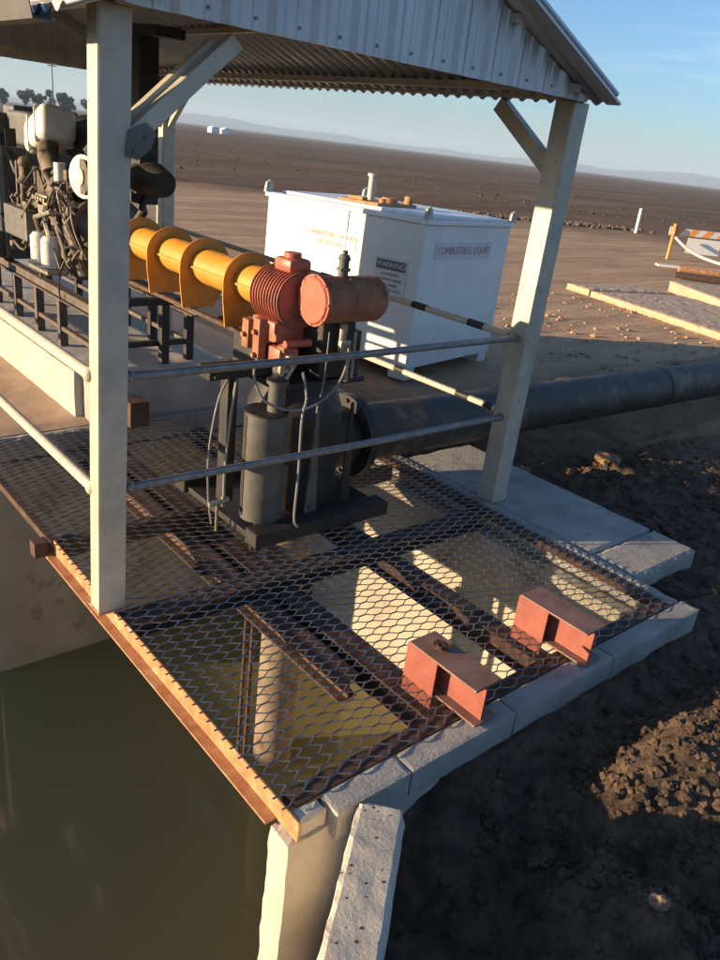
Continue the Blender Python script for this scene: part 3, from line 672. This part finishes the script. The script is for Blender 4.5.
e = thing('diesel_engine', 'grimy diesel engine with white air filter box and hoses behind the big post', 'engine', (2.5, 6.5, .78))
mb = MB(); mb.box(2.22, 2.72, 5.95, 7.35, .90, 1.30, .02).box(2.26, 2.68, 6.0, 7.3, 1.301, 1.55, .03).box(2.30, 2.64, 6.0, 7.3, .79, .90, .02)
for k in range(6): mb.cyl((2.215, 6.08 + k * .2, 1.15), (2.19, 6.08 + k * .2, 1.15), .03, seg=10)
for k in range(8): mb.cyl((2.23, 6.05 + k * .17, 1.34), (2.20, 6.02 + k * .17, 1.38), .012, seg=8)
mb.build('block', 'engine', e, smooth=True)
mb = MB(); mb.cyl((2.46, 5.72, 1.16), (2.46, 5.949, 1.16), .30, .33, seg=40).cyl((2.46, 5.56, 1.17), (2.46, 5.719, 1.17), .14, .26, seg=32); mb.build('bell_housing', 'engine', e, smooth=True)
mb = MB(); mb.cyl((2.10, 5.30, 1.60), (2.13, 5.31, 1.60), .135, seg=36).cyl((2.08, 5.30, 1.60), (2.099, 5.30, 1.60), .05, seg=24); mb.build('alternator_wheel', 'galv', e, smooth=True)
mb = MB(); mb.cyl((2.131, 5.31, 1.60), (2.40, 5.40, 1.60), .115, seg=28).cyl((2.090, 5.30, 1.60), (2.0995, 5.30, 1.60), .11, seg=32).box(2.25, 2.45, 5.35, 5.98, 1.45, 1.52, .01); mb.build('alternator', 'engine', e, smooth=True)
mb = MB()   # white air filter box, tilted
Mx = Matrix.Translation((2.30, 6.42, 1.82)) @ Matrix.Rotation(R(-22), 4, 'X') @ Matrix.Rotation(R(8), 4, 'Y') @ Matrix.Scale(.84, 4)
mb.box(-.16, .16, -.27, .27, -.15, .15, .07, Mx)
for y in (-.10, .10): mb.box(-.168, .168, y - .012, y + .012, -.158, .158, .02, Mx)
mb.build('air_filter_box', 'whitedirt', e, smooth=True)
mb = MB(); mb.cyl((2.62, 5.95, 1.70), (2.62, 6.50, 1.78), .19, seg=32).cyl((2.62, 5.90, 1.69), (2.62, 5.948, 1.70), .12, .185, seg=32).cyl((2.46, 6.2, 1.74), (2.62, 6.2, 1.74), .09, seg=20); mb.build('air_cleaner', 'pump', e, smooth=True)
mb = MB(); mb.tube([(2.24, 6.30, 1.72), (2.20, 6.20, 1.66), (2.19, 6.10, 1.56), (2.20, 6.08, 1.45), (2.25, 6.10, 1.38)], .075, 16); mb.tube([(2.20, 5.98, 1.52), (2.17, 6.0, 1.42), (2.20, 6.05, 1.33)], .05, 12); mb.build('intake_elbow', 'manifold', e, smooth=True)
mb = MB()
for y in (5.92, 6.14): mb.cyl((2.09, y, .91), (2.09, y, 1.10), .068, seg=24).cyl((2.09, y, 1.10), (2.09, y, 1.13), .068, .045, seg=24)
mb.build('oil_filters', 'whitedirt', e, smooth=True)
mb = MB(); mb.box(2.03, 2.18, 5.84, 6.24, .86, .905, .005).tube([(2.09, 5.95, 1.13), (2.08, 5.98, 1.22), (2.15, 6.05, 1.26), (2.23, 6.1, 1.22)], .018, 8).tube([(2.09, 6.14, 1.13), (2.05, 6.1, 1.24), (2.09, 5.9, 1.30), (2.22, 5.9, 1.28)], .018, 8); mb.build('filter_head', 'brass', e, smooth=True)
mb = MB(); mb.cyl((2.16, 5.87, 1.52), (2.16, 5.87, 1.64), .04, seg=20); mb.build('fuel_filter', 'white', e, smooth=True)
mb = MB(); mb.box(2.16, 2.22, 5.80, 5.95, 1.40, 1.52, .01).tube([(2.12, 6.52, 1.56), (2.12, 6.50, 1.30), (2.14, 6.42, 1.15), (2.18, 6.30, 1.08)], .035, 10).tube([(2.14, 6.72, 1.58), (2.14, 6.72, 1.2), (2.16, 6.66, 1.02)], .016, 8).tube([(2.15, 6.05, 1.36), (2.10, 6.0, 1.30), (2.13, 5.85, 1.22), (2.18, 5.78, 1.05)], .022, 8).tube([(2.16, 5.95, 1.38), (2.12, 5.86, 1.20), (2.14, 5.72, .98)], .018, 8).tube([(2.2, 5.9, 1.34), (2.15, 5.74, 1.28), (2.16, 5.64, 1.1), (2.2, 5.6, .9)], .03, 8).ball((2.13, 6.52, 1.58), .05).cyl((2.10, 6.50, 1.42), (2.14, 6.50, 1.47), .05, seg=14)
mb.build('hoses', 'manifold', e, smooth=True)
rnd = random.Random(5)
for k, (mm, nm) in enumerate((('pump', 'wiring'), ('cable', 'fuel_lines'), ('manifold', 'clamps_and_pipes'))):
    mb = MB()
    for i in range(16):
        p0 = Vector((2.14 + rnd.uniform(-.03, .05), rnd.uniform(5.55, 6.85), rnd.uniform(.95, 1.6))); p3 = p0 + Vector((rnd.uniform(-.02, .04), rnd.uniform(-.3, .3), rnd.uniform(-.35, .1)))
        c1 = p0 + Vector((-.05, rnd.uniform(-.12, .12), -.12)); c2 = p3 + Vector((-.05, rnd.uniform(-.12, .12), .1))
        pts = [p0 * (1 - u) ** 3 + c1 * 3 * u * (1 - u) ** 2 + c2 * 3 * u * u * (1 - u) + p3 * u ** 3 for u in [j / 10 for j in range(11)]]
        mb.tube(pts, rnd.choice((.004, .006, .009)) * (1.3 if k == 2 else 1), 7)
        if k == 2: mb.cyl(p0, p0 + Vector((-.03, 0, .02)), .022, seg=8); mb.box(p3.x - .03, p3.x + .03, p3.y - .03, p3.y + .03, p3.z - .04, p3.z + .03, .006)
    tag(mb.build(nm, mm, e, smooth=True), None, None, kind='stuff')
mb = MB(); mb.cyl((2.10, 6.12, 1.30), (2.20, 6.12, 1.30), .06, seg=16).box(2.10, 2.2, 6.0, 6.24, 1.31, 1.40, .015)
for k in range(5): mb.cyl((2.08, 6.0 + .055 * k, 1.37), (2.12, 6.0 + .055 * k, 1.37), .018, seg=8)
mb.build('injection_pump', 'brass', e, smooth=True)
mb = MB(); mb.cyl((2.08, 6.02, 1.30), (2.10, 5.74, .88), .007, seg=6); mb.build('dipstick', 'rail', e)
mb = MB(); mb.box(2.06, 2.16, 6.34, 6.86, 1.02, 1.25, .012); mb.bolts([(2.06, 6.42, 1.2)], (-1, 0, 0), .014, .01); mb.build('side_panel', 'enginegrey', e)
mb = MB(); mb.box(2.10, 2.96, 6.98, 7.55, .78, 1.66, .02); mb.box(2.16, 2.39, 7.56, 7.75, .80, 1.90, .02); mb.box(2.34, 2.97, 7.05, 7.55, 1.665, 1.93, .03).box(2.40, 2.98, 7.56, 7.84, .80, 1.97, .03)  # radiator, with tall rear boxes added to shade the right part of the tank
for k in range(14): mb.box(2.095, 2.105, 7.0 + k * .04, 7.01 + k * .04, .9, 1.6)
mb.build('radiator_and_shade_boxes', 'enginegrey', e)
mb = MB(); mb.box(2.14, 2.22, 6.95, 6.978, 1.664, 1.80); mb.cyl((2.15, 7.1, 1.66), (2.15, 7.1, 1.76), .035, seg=12); mb.tube([(2.18, 7.0, 1.6), (2.15, 6.9, 1.62), (2.16, 6.8, 1.5), (2.22, 6.75, 1.4)], .03, 10); mb.build('top_hose', 'pump', e, smooth=True)
mb = MB(); mb.tube([(2.02, 7.9, .8), (2.02, 7.4, 1.1), (2.02, 7.1, 1.5)], .02, 8).box(2.0, 2.1, 7.0, 7.9, .79, 1.0, .02).box(2.0, 2.1, 7.2, 7.7, 1.0, 1.5, .02); mb.build('side_tank', 'engine', e)
st = thing('exhaust_stack', 'dark upright exhaust duct with a slanted cap rising to the roof beside the big post', 'exhaust', (2.6, 5.5, 1.4))
mb = MB(); mb.box(2.52, 2.66, 5.36, 5.50, 1.44, 2.50, .006); mb.build('duct', 'pump', st)
mb = MB(); mb.bar((2.59, 5.52, 2.52), (2.60, 5.08, 2.50), .20, .06, (0, 0, 1)); mb.build('cap', 'pump', st)
mb = MB(); mb.cyl((2.58, 5.24, 1.61), (2.59, 5.12, 1.60), .115, .085, seg=30).cyl((2.57, 5.44, 1.61), (2.58, 5.242, 1.61), .105, .115, seg=30).tube([(2.56, 5.40, 1.52), (2.52, 5.30, 1.40), (2.50, 5.40, 1.28)], .035, 10); mb.build('muffler', 'pump', st, smooth=True)

# ---------------------------------------------------------------- white fuel tank
tk = bpy.data.objects.new('fuel_tank', None); COL.objects.link(tk)
tk['label'] = 'large white steel fuel tank with combustible liquid signs behind the pump'; tk['category'] = 'fuel tank'
TL, TWd, TH = 1.84, 2.20, 1.63     # width along local x, length along local y
def tb(name, mb, m, parent=None, smooth=False):
    bb = mb.b; o = mb.build(name, m, None, smooth); o.parent = parent or tk; return o
mb = MB(); mb.box(0, TL, 0, TWd, .13, TH, .012); body = tb('tank_body', mb, 'white')
mb = MB(); mb.box(-.03, TL + .03, -.03, TWd + .03, TH + .001, TH + .05, .008).box(.12, TL - .1, .1, TWd - .1, TH + .051, TH + .085, .01); lid = tb('lid', mb, 'white')
for (x, y) in ((0, 0), (TL, 0), (0, TWd), (TL, TWd)):
    mb = MB(); mb.prism([(x - .07, TH + .051), (x + .07, TH + .051), (x + .05, TH + .15), (x, TH + .18), (x - .05, TH + .15)], y - .012, y + .012).cyl((x, y - .02, TH + .12), (x, y + .02, TH + .12), .028, seg=14); tb('lifting_lug', mb, 'galv')
for (x, y) in ((.02, .02), (TL - .2, .02), (.02, TWd - .22), (TL - .2, TWd - .22)):
    mb = MB(); mb.box(x, x + .18, y, y + .06, 0, .129, .004).box(x, x + .06, y + .061, y + .22, 0, .129, .004); tb('foot', mb, 'white')
mb = MB(); mb.box(-.02, .0, .0, .10, .13, TH, .003); tb('corner_flange', mb, 'white'); mb = MB(); mb.box(-.012, -.001, 1.0, 1.02, .15, TH); tb('seam_strip', mb, 'white')
mb = MB(); mb.cyl((.55, 1.15, TH + .086), (.55, 1.15, TH + .36), .045, seg=20).cyl((.55, 1.15, TH + .36), (.55, 1.15, TH + .39), .062, seg=20); tb('vent_pipe', mb, 'galv', smooth=True)
mb = MB(); mb.box(.15, .9, .75, 1.3, TH + .086, TH + .115, .006).cyl((.5, .85, TH + .116), (.5, .85, TH + .17), .09, seg=20).cyl((.8, .8, TH + .116), (.8, .8, TH + .2), .05, seg=16).box(.2, .3, 1.0, 1.2, TH + .116, TH + .15, .005).cyl((.3, .8, TH + .116), (.3, .8, TH + .16), .04, seg=12); tb('filler_fittings', mb, 'rust')
mb = MB(); mb.bar((.02, 0.02, TH + .06), (.02, .45, TH + .06), .05, .03).bar((.05, .02, TH + .07), (TL, .02, TH + .065), .03, .02); tb('lid_bar', mb, 'whitedirt')
def text(body_, size, m, parent, mtx, name='lettering'):
    cu = bpy.data.curves.new(name, 'FONT'); cu.body = body_; cu.size = size; cu.align_x = 'CENTER'; cu.align_y = 'CENTER'; cu.extrude = .001
    tmp = bpy.data.objects.new('tmp', cu); COL.objects.link(tmp)
    dg = bpy.context.evaluated_depsgraph_get(); me = bpy.data.meshes.new_from_object(tmp.evaluated_get(dg)); bpy.data.objects.remove(tmp)
    me.transform(mtx); me.materials.clear(); me.materials.append(M[m]); o = bpy.data.objects.new(name, me); COL.objects.link(o); o.parent = parent; return o
FX = Matrix(((0, 0, -1, 0), (-1, 0, 0, 0), (0, 1, 0, 0), (0, 0, 0, 1)))   # text on the -x face, reads along -y
FY = Matrix(((1, 0, 0, 0), (0, 0, -1, 0), (0, 1, 0, 0), (0, 0, 0, 1)))    # text on the -y face, reads along +x
mb = MB(); mb.box(-.006, -.001, .86, 1.60, 1.20, 1.42); s1 = tb('warning_sign', mb, 'signpink')
text('COMBUSTIBLE LIQUID', .071, 'signred', s1, Matrix.Translation((-.008, 1.23, 1.35)) @ FX); text('DIESEL FUEL', .07, 'signred', s1, Matrix.Translation((-.008, 1.23, 1.26)) @ FX)
mb = MB(); mb.box(.22, 1.42, -.006, -.001, 1.28, 1.46); s2 = tb('warning_sign', mb, 'signpink')
text('COMBUSTIBLE LIQUID', .112, 'signred', s2, Matrix.Translation((.82, -.008, 1.37)) @ FY)
mb = MB(); mb.box(-.006, -.001, .16, .58, .86, 1.24); s3 = tb('warning_sign', mb, 'signwhite')
mb = MB(); mb.box(-.008, -.0065, .18, .56, 1.12, 1.22); tb('sign_header', mb, 'signblack', s3)
text('WARNING', .075, 'signwhite', s3, Matrix.Translation((-.010, .37, 1.17)) @ FX)
for k, l in enumerate(('NO SMOKING', 'NO NAKED FLAMES', 'STOP ENGINE', 'AUTHORISED ONLY')): text(l, .036, 'signblack', s3, Matrix.Translation((-.008, .37, 1.075 - k * .055)) @ FX)
tk.location = (5.76, 5.78, -.30); tk.rotation_euler = (0, R(1.0), R(12.5))

# ---------------------------------------------------------------- yard beyond
def slab_strip(p, q, w, h, lab, z=-.30, segs=1, m='conc_tan'):
    mb = MB(); p = Vector((*p, 0)); q = Vector((*q, 0)); d = q - p; L = d.length; n = Vector((d.y, -d.x, 0)).normalized(); w = abs(w)
    r = MB(); rough_box(r, 0, L, 0, w, 0, h, max(.09, L / 60), .008, L, edge=.02)
    mt = Matrix((d.normalized(), n, Vector((0, 0, 1)))).transposed().to_4x4(); mt.translation = Vector((p.x, p.y, z))
    bmesh.ops.transform(r.b, matrix=mt, verts=r.b.verts); mb.b.free(); mb.b = r.b
    one('concrete_block', mb, m, lab, 'concrete block')
slab_strip((12.95, 5.75), (14.0, 9.1), -2.4, .14, 'low tan concrete slab with a long edge on the yard right of the post', -.33)
slab_strip((14.0, 9.13), (14.2, 9.85), -2.2, .15, 'short broken end piece of the low tan concrete slab', -.33)
slab_strip((15.2, 6.2), (17.3, 9.25), -1.3, .26, 'raised tan concrete block lying behind the low slab', -.33)
# marker post
mb = MB(); mb.box(33.64, 33.76, 20.19, 20.31, -.4, .74, .01); one('marker_post', mb, 'whitedirt', 'thin white marker post standing alone at the field edge', 'post')
# striped barrier
t = thing('road_barrier', 'orange and white striped barrier board on legs at the right edge of the yard', 'barrier', (25, 13, -.3))
bp0 = Vector((24.6, 13.6, .55)); bp1 = Vector((29.5, 9.4, .60)); dd = (bp1 - bp0).normalized(); L = (bp1 - bp0).length; up = Vector((0, 0, 1)); nn = dd.cross(up)
mb = MB(); mb.bar(bp0, bp1, .05, .30, (0, 0, 1)); 
mt = Matrix((dd, up, nn)).transposed().to_4x4(); mt.translation = bp0
mb.b.free(); mb = MB(); mb.box(0, L, -.10, .11, -.02, .02, 0, mt); mb.build('board', 'whitedirt', t)
mb = MB(); k = 0; x = .1
while x < L - .6:
    q = [(x, -.099), (x + .24, -.099), (x + .40, .109), (x + .16, .109)]
    A_ = [mb.b.verts.new(mt @ Vector((a, b, .023))) for a, b in q]; B_ = [mb.b.verts.new(mt @ Vector((a, b, -.023))) for a, b in q]
    mb.b.faces.new(A_); mb.b.faces.new(B_[::-1])
    for i in range(4): mb.b.faces.new((A_[i], B_[i], B_[(i + 1) % 4], A_[(i + 1) % 4]))
    x += .48
mb.build('stripes', 'orange', t)
for s_ in (.15, 3.6):
    c = bp0 + dd * s_; mb = MB(); mb.cyl((c.x, c.y, -.35), (c.x, c.y, .78), .05, seg=12); mb.build('leg', 'orange', t)
    mb = MB(); mb.box(c.x - .12, c.x + .12, c.y - .1, c.y + .1, .42, .70, .02); mb.build('hinge_box', 'rust', t)
mb = MB(); c = bp0 + dd * 1.0; mb.box(-.55, .55, -.62, -.15, .025, .035, 0, Matrix.Translation(dd * 1.2) @ mt); mb.build('sign_board', 'white', t)
cable([(24.5, 13.3, .4), (24.7, 12.9, .1), (24.9, 12.4, -.1), (25.0, 11.7, -.2), (25.0, 11.0, -.22)], .045, 'thick pale hose drooping from the striped barrier to the ground', 'whitedirt')
t = thing('gate_valve', 'rusty pipe valve assembly lying on the ground below the striped barrier', 'valve', (22.5, 10.3, -.3))
mb = MB(); mb.cyl((20.9, 11.0, -.16), (22.6, 9.2, -.16), .09, seg=16).cyl((21.9, 10.0, -.16), (21.9, 10.0, .12), .08, seg=14).cyl((21.9, 10.0, .12), (21.9, 10.0, .15), .2, seg=20).ball((22.3, 9.6, -.1), .17).box(22.2, 22.5, 9.1, 9.4, -.3, .05, .02); mb.build('valve_body', 'rust', t, smooth=True)
mb = MB(); mb.bar((21.3, 11.9, -.2), (22.6, 10.6, -.18), .35, .05, (0, 0, 1)); mb.build('plate', 'whitedirt', t)
mb = MB(); mb.bar((20.0, 10.6, -.22), (21.6, 8.6, -.22), .3, .12, (0, 0, 1)); one('timber_sleeper', mb, 'rustdark', 'dark timber sleeper lying in front of the rusty valve', 'timber')
# low brush and rubble ridge at field edge
mb = Clods()
for i in range(420):
    u = random.random(); x = 26 + 9 * u + random.gauss(0, .4); y = 25.5 - 4.2 * u + random.gauss(0, .5)
    clod_mesh(mb, (x, y, -.3), random.uniform(.03, .13), i)
tag(mb.build('earth_bank', 'clod'), 'low rough bank of dry earth and weeds at the edge of the far field', 'earth bank', kind='stuff')
mb = Clods()
rs = random.Random(11)
for i in range(2200):
    r_ = rs.uniform(42, 150); a_s = R(rs.uniform(-6, 88)); x = r_ * math.cos(a_s); y = r_ * math.sin(a_s)
    if noise.noise(Vector((x * .05, y * .05, 3))) < -.05: continue
    rr = rs.uniform(.03, .13); clod_mesh(mb, (x, y, ground_z(x, y) + rr * .2), rr, i)
tag(mb.build('scrub', 'scrub'), 'low dry scrub tufts dotted over the dark field', 'scrub', kind='stuff')
# distant white sheds, settlement, pole
for x, y, l, lab in ((150, 262, 2.6, 'tiny white shed far across the field, left one of two'), (155, 262, 2.2, 'tiny white shed far across the field, right one of two')):
    mb = MB(); mb.box(x, x + l, y, y + 3, -.5, 1.3).prism([(x - .1, 1.31), (x + l + .1, 1.31), (x + l / 2, 1.8)], y - .1, y + 3.1); one('white_shed', mb, 'white', lab, 'shed')
mb = MB()
for i in range(44):
    a = R(random.uniform(-3, 22)); r = random.uniform(1250, 1500); s = random.uniform(5, 18)
    x = r * math.cos(a); y = r * math.sin(a); mb.box(x, x + s, y, y + s, -2, random.uniform(2, 5)).prism([(x - 1, 5.01), (x + s + 1, 5.01), (x + s / 2, 7)], y - 1, y + s + 1)
tag(mb.build('distant_town', 'whitedirt'), 'faint pale line of buildings on the horizon at the right', 'buildings', kind='stuff')
t = thing('power_pole', 'thin power pole on the horizon above the engine', 'pole', (60, 165, -.5))
mb = MB(); mb.cyl((60, 165, -.5), (60, 165, 9.5), .14, .09, seg=8); mb.build('mast', 'trunk', t); mb = MB(); mb.box(59.2, 60.8, 164.9, 165.1, 8.8, 8.95); mb.build('crossarm', 'trunk', t)

def tree(x, y, h, lab, seed):
    rnd = random.Random(seed)
    t = thing('tree', lab, 'tree', (x, y, -.4), 'trees along the far horizon')
    mb = MB(); mb.cyl((x, y, -.5), (x, y, h * .6), h * .035, h * .015, seg=8)
    for k in range(4):
        a = rnd.uniform(0, 6.28); mb.cyl((x, y, h * (.3 + .07 * k)), (x + h * .3 * math.cos(a), y + h * .3 * math.sin(a), h * (.55 + .08 * k)), h * .014, h * .006, seg=6)
    mb.build('trunk', 'trunk', t)
    mb = MB(); cl = [(rnd.gauss(0, .22) * h, rnd.gauss(0, .22) * h, h * rnd.uniform(.38, .9), h * rnd.uniform(.12, .2)) for _ in range(9)]
    for (cx, cy, czz, cr) in cl:
        for _ in range(150):
            v = Vector((rnd.gauss(0, 1), rnd.gauss(0, 1), rnd.gauss(0, 1))).normalized() * cr * rnd.uniform(.5, 1.1)
            c = Vector((x + cx, y + cy, czz)) + v * Vector((1, 1, .8)).length / 1.6
            a = Vector((rnd.gauss(0, 1), rnd.gauss(0, 1), rnd.gauss(0, 1))).normalized(); b2 = a.orthogonal().normalized(); s = h * .055
            vs = [mb.b.verts.new(c + a * s * u + b2 * s * w_ * .6) for u, w_ in ((-1, 0), (0, -1), (1, 0), (0, 1))]; mb.b.faces.new(vs)
    mb.build('crown', 'leaf', t)
TR = [(74, 240, 4.6, ''), (79, 238, 5.2, ''), (83.5, 240, 4.4, ''), (87.5, 236, 5.8, ''), (92, 240, 5.0, ''), (97, 238, 5.8, ''), (102, 241, 5.2, '')]
TL_ = ['dark far tree cut by the left edge of the photo, above the engine', 'second dark far tree from the left on the horizon', 'third dark far tree from the left, just left of the power pole',
       'fourth dark far tree from the left, beside the power pole', 'fifth dark far tree from the left, just right of the power pole', 'dark far tree just left of the big pale post', 'rightmost dark far tree, mostly hidden behind the big pale post']
for i, (x, y, h, _) in enumerate(TR): tree(x, y, h, TL_[i], i + 3)

# hills
def hills():
    mb = MB(); b = mb.b; n = 160; prev = None
    for i in range(n + 1):
        a = R(-25 + 150 * i / n); r = 3300
        hgt = 18 + 18 * noise.noise(Vector((a * 3.1, 2, 0))) + 20 * noise.noise(Vector((a * 9, 5, 0))) + 7 * noise.noise(Vector((a * 30, 1, 0))) + 10 * math.exp(-((a - R(50)) / .3) ** 2)
        hgt = max(12, hgt)
        row = []
        for dr, hf in ((-420, 0), (-260, .35), (-120, .75), (0, 1), (200, .7), (420, 0)):
            rr = r + dr; row.append(b.verts.new((rr * math.cos(a), rr * math.sin(a), -1 + hgt * hf * (1 + .1 * noise.noise(Vector((a * 60, hf * 3, 0)))))))
        if prev:
            for k in range(5): b.faces.new((prev[k], row[k], row[k + 1], prev[k + 1]))
        prev = row
    o = mb.build('hills', 'hill', smooth=True); o['kind'] = 'structure'
hills()

# haze
hz = MB(); hz.box(-4300, 4300, -4300, 4300, -3.6, 80); o = hz.build('haze', 'white'); o.data.materials.clear()
hm = bpy.data.materials.new('haze'); hm.use_nodes = True; hn = hm.node_tree.nodes; hn.clear()
ho = hn.new('ShaderNodeOutputMaterial'); hv = hn.new('ShaderNodeVolumePrincipled'); hv.inputs['Density'].default_value = .0004; hv.inputs['Color'].default_value = (.60, .80, 1, 1); hv.inputs['Anisotropy'].default_value = 0
hm.node_tree.links.new(hv.outputs[0], ho.inputs['Volume']); o.data.materials.append(hm); o['kind'] = 'stuff'

# ---------------------------------------------------------------- light, sky, camera
SUN_EL, LDIR = R(8.3), R(-27.5)       # light travels toward LDIR in plan
ld = Vector((math.cos(LDIR) * math.cos(SUN_EL), math.sin(LDIR) * math.cos(SUN_EL), -math.sin(SUN_EL)))
sl = bpy.data.lights.new('sun', 'SUN'); sl.energy = 5.0; sl.angle = R(.55); sl.color = (1, .74, .46)
so = bpy.data.objects.new('sun', sl); COL.objects.link(so); so.rotation_euler = (-ld).to_track_quat('Z', 'Y').to_euler()
wd = bpy.data.worlds.new('World'); S.world = wd; wd.use_nodes = True; wn = wd.node_tree.nodes; bg = wn['Background']
sky = wn.new('ShaderNodeTexSky'); sky.sky_type = 'NISHITA'; sky.sun_disc = False; sky.sun_elevation = SUN_EL
az = math.atan2(-ld.x, -ld.y)         # compass angle of the sun measured from +Y toward +X
sky.sun_rotation = az; sky.altitude = 50; sky.air_density = .9; sky.dust_density = .7; sky.ozone_density = 4.2
wl = wd.node_tree.links
wt = wn.new('ShaderNodeTexCoord'); wm = wn.new('ShaderNodeMapping'); wm.inputs['Scale'].default_value = (1.2, 1.2, 11); wl.new(wt.outputs['Generated'], wm.inputs['Vector'])
wz = wn.new('ShaderNodeTexNoise'); wz.inputs['Scale'].default_value = 2.2; wz.inputs['Detail'].default_value = 7; wz.inputs['Roughness'].default_value = .62; wl.new(wm.outputs[0], wz.inputs['Vector'])
wr = wn.new('ShaderNodeMapRange'); wr.inputs['From Min'].default_value = .50; wr.inputs['From Max'].default_value = .78; wr.inputs['To Max'].default_value = .75; wl.new(wz.outputs['Fac'], wr.inputs['Value'])
hs = wn.new('ShaderNodeHueSaturation'); hs.inputs['Saturation'].default_value = .45; hs.inputs['Value'].default_value = 1.22; wl.new(sky.outputs[0], hs.inputs['Color'])
wx = wn.new('ShaderNodeMix'); wx.data_type = 'RGBA'; wl.new(wr.outputs[0], wx.inputs['Factor']); wl.new(sky.outputs[0], wx.inputs['A']); wl.new(hs.outputs[0], wx.inputs['B'])
wl.new(wx.outputs['Result'], bg.inputs[0]); bg.inputs[1].default_value = .098

fpx, rl, pt, a_ = 775., R(7.0), math.atan(334 / 775.), R(42.5)
Fh = Vector((math.sin(a_), math.cos(a_), 0)); Rh = Vector((math.cos(a_), -math.sin(a_), 0)); U = Vector((0, 0, 1))
F = math.cos(pt) * Fh - math.sin(pt) * U; Up = math.sin(pt) * Fh + math.cos(pt) * U
IR = math.cos(rl) * Rh + math.sin(rl) * Up; IU = -math.sin(rl) * Rh + math.cos(rl) * Up
cd = bpy.data.cameras.new('camera'); cam = bpy.data.objects.new('camera', cd); COL.objects.link(cam)
mw = Matrix((IR, IU, -F)).transposed().to_4x4(); mw.translation = (0, 0, 2); cam.matrix_world = mw
cd.sensor_fit = 'HORIZONTAL'; cd.sensor_width = 36; cd.lens = 36 * fpx / 720; cd.clip_start = .05; cd.clip_end = 12000
S.camera = cam
S.view_settings.view_transform = 'Standard'; S.view_settings.look = 'None'; S.view_settings.gamma = 1; S.view_settings.exposure = 1.4
S.render.resolution_x = 768; S.render.resolution_y = 1024
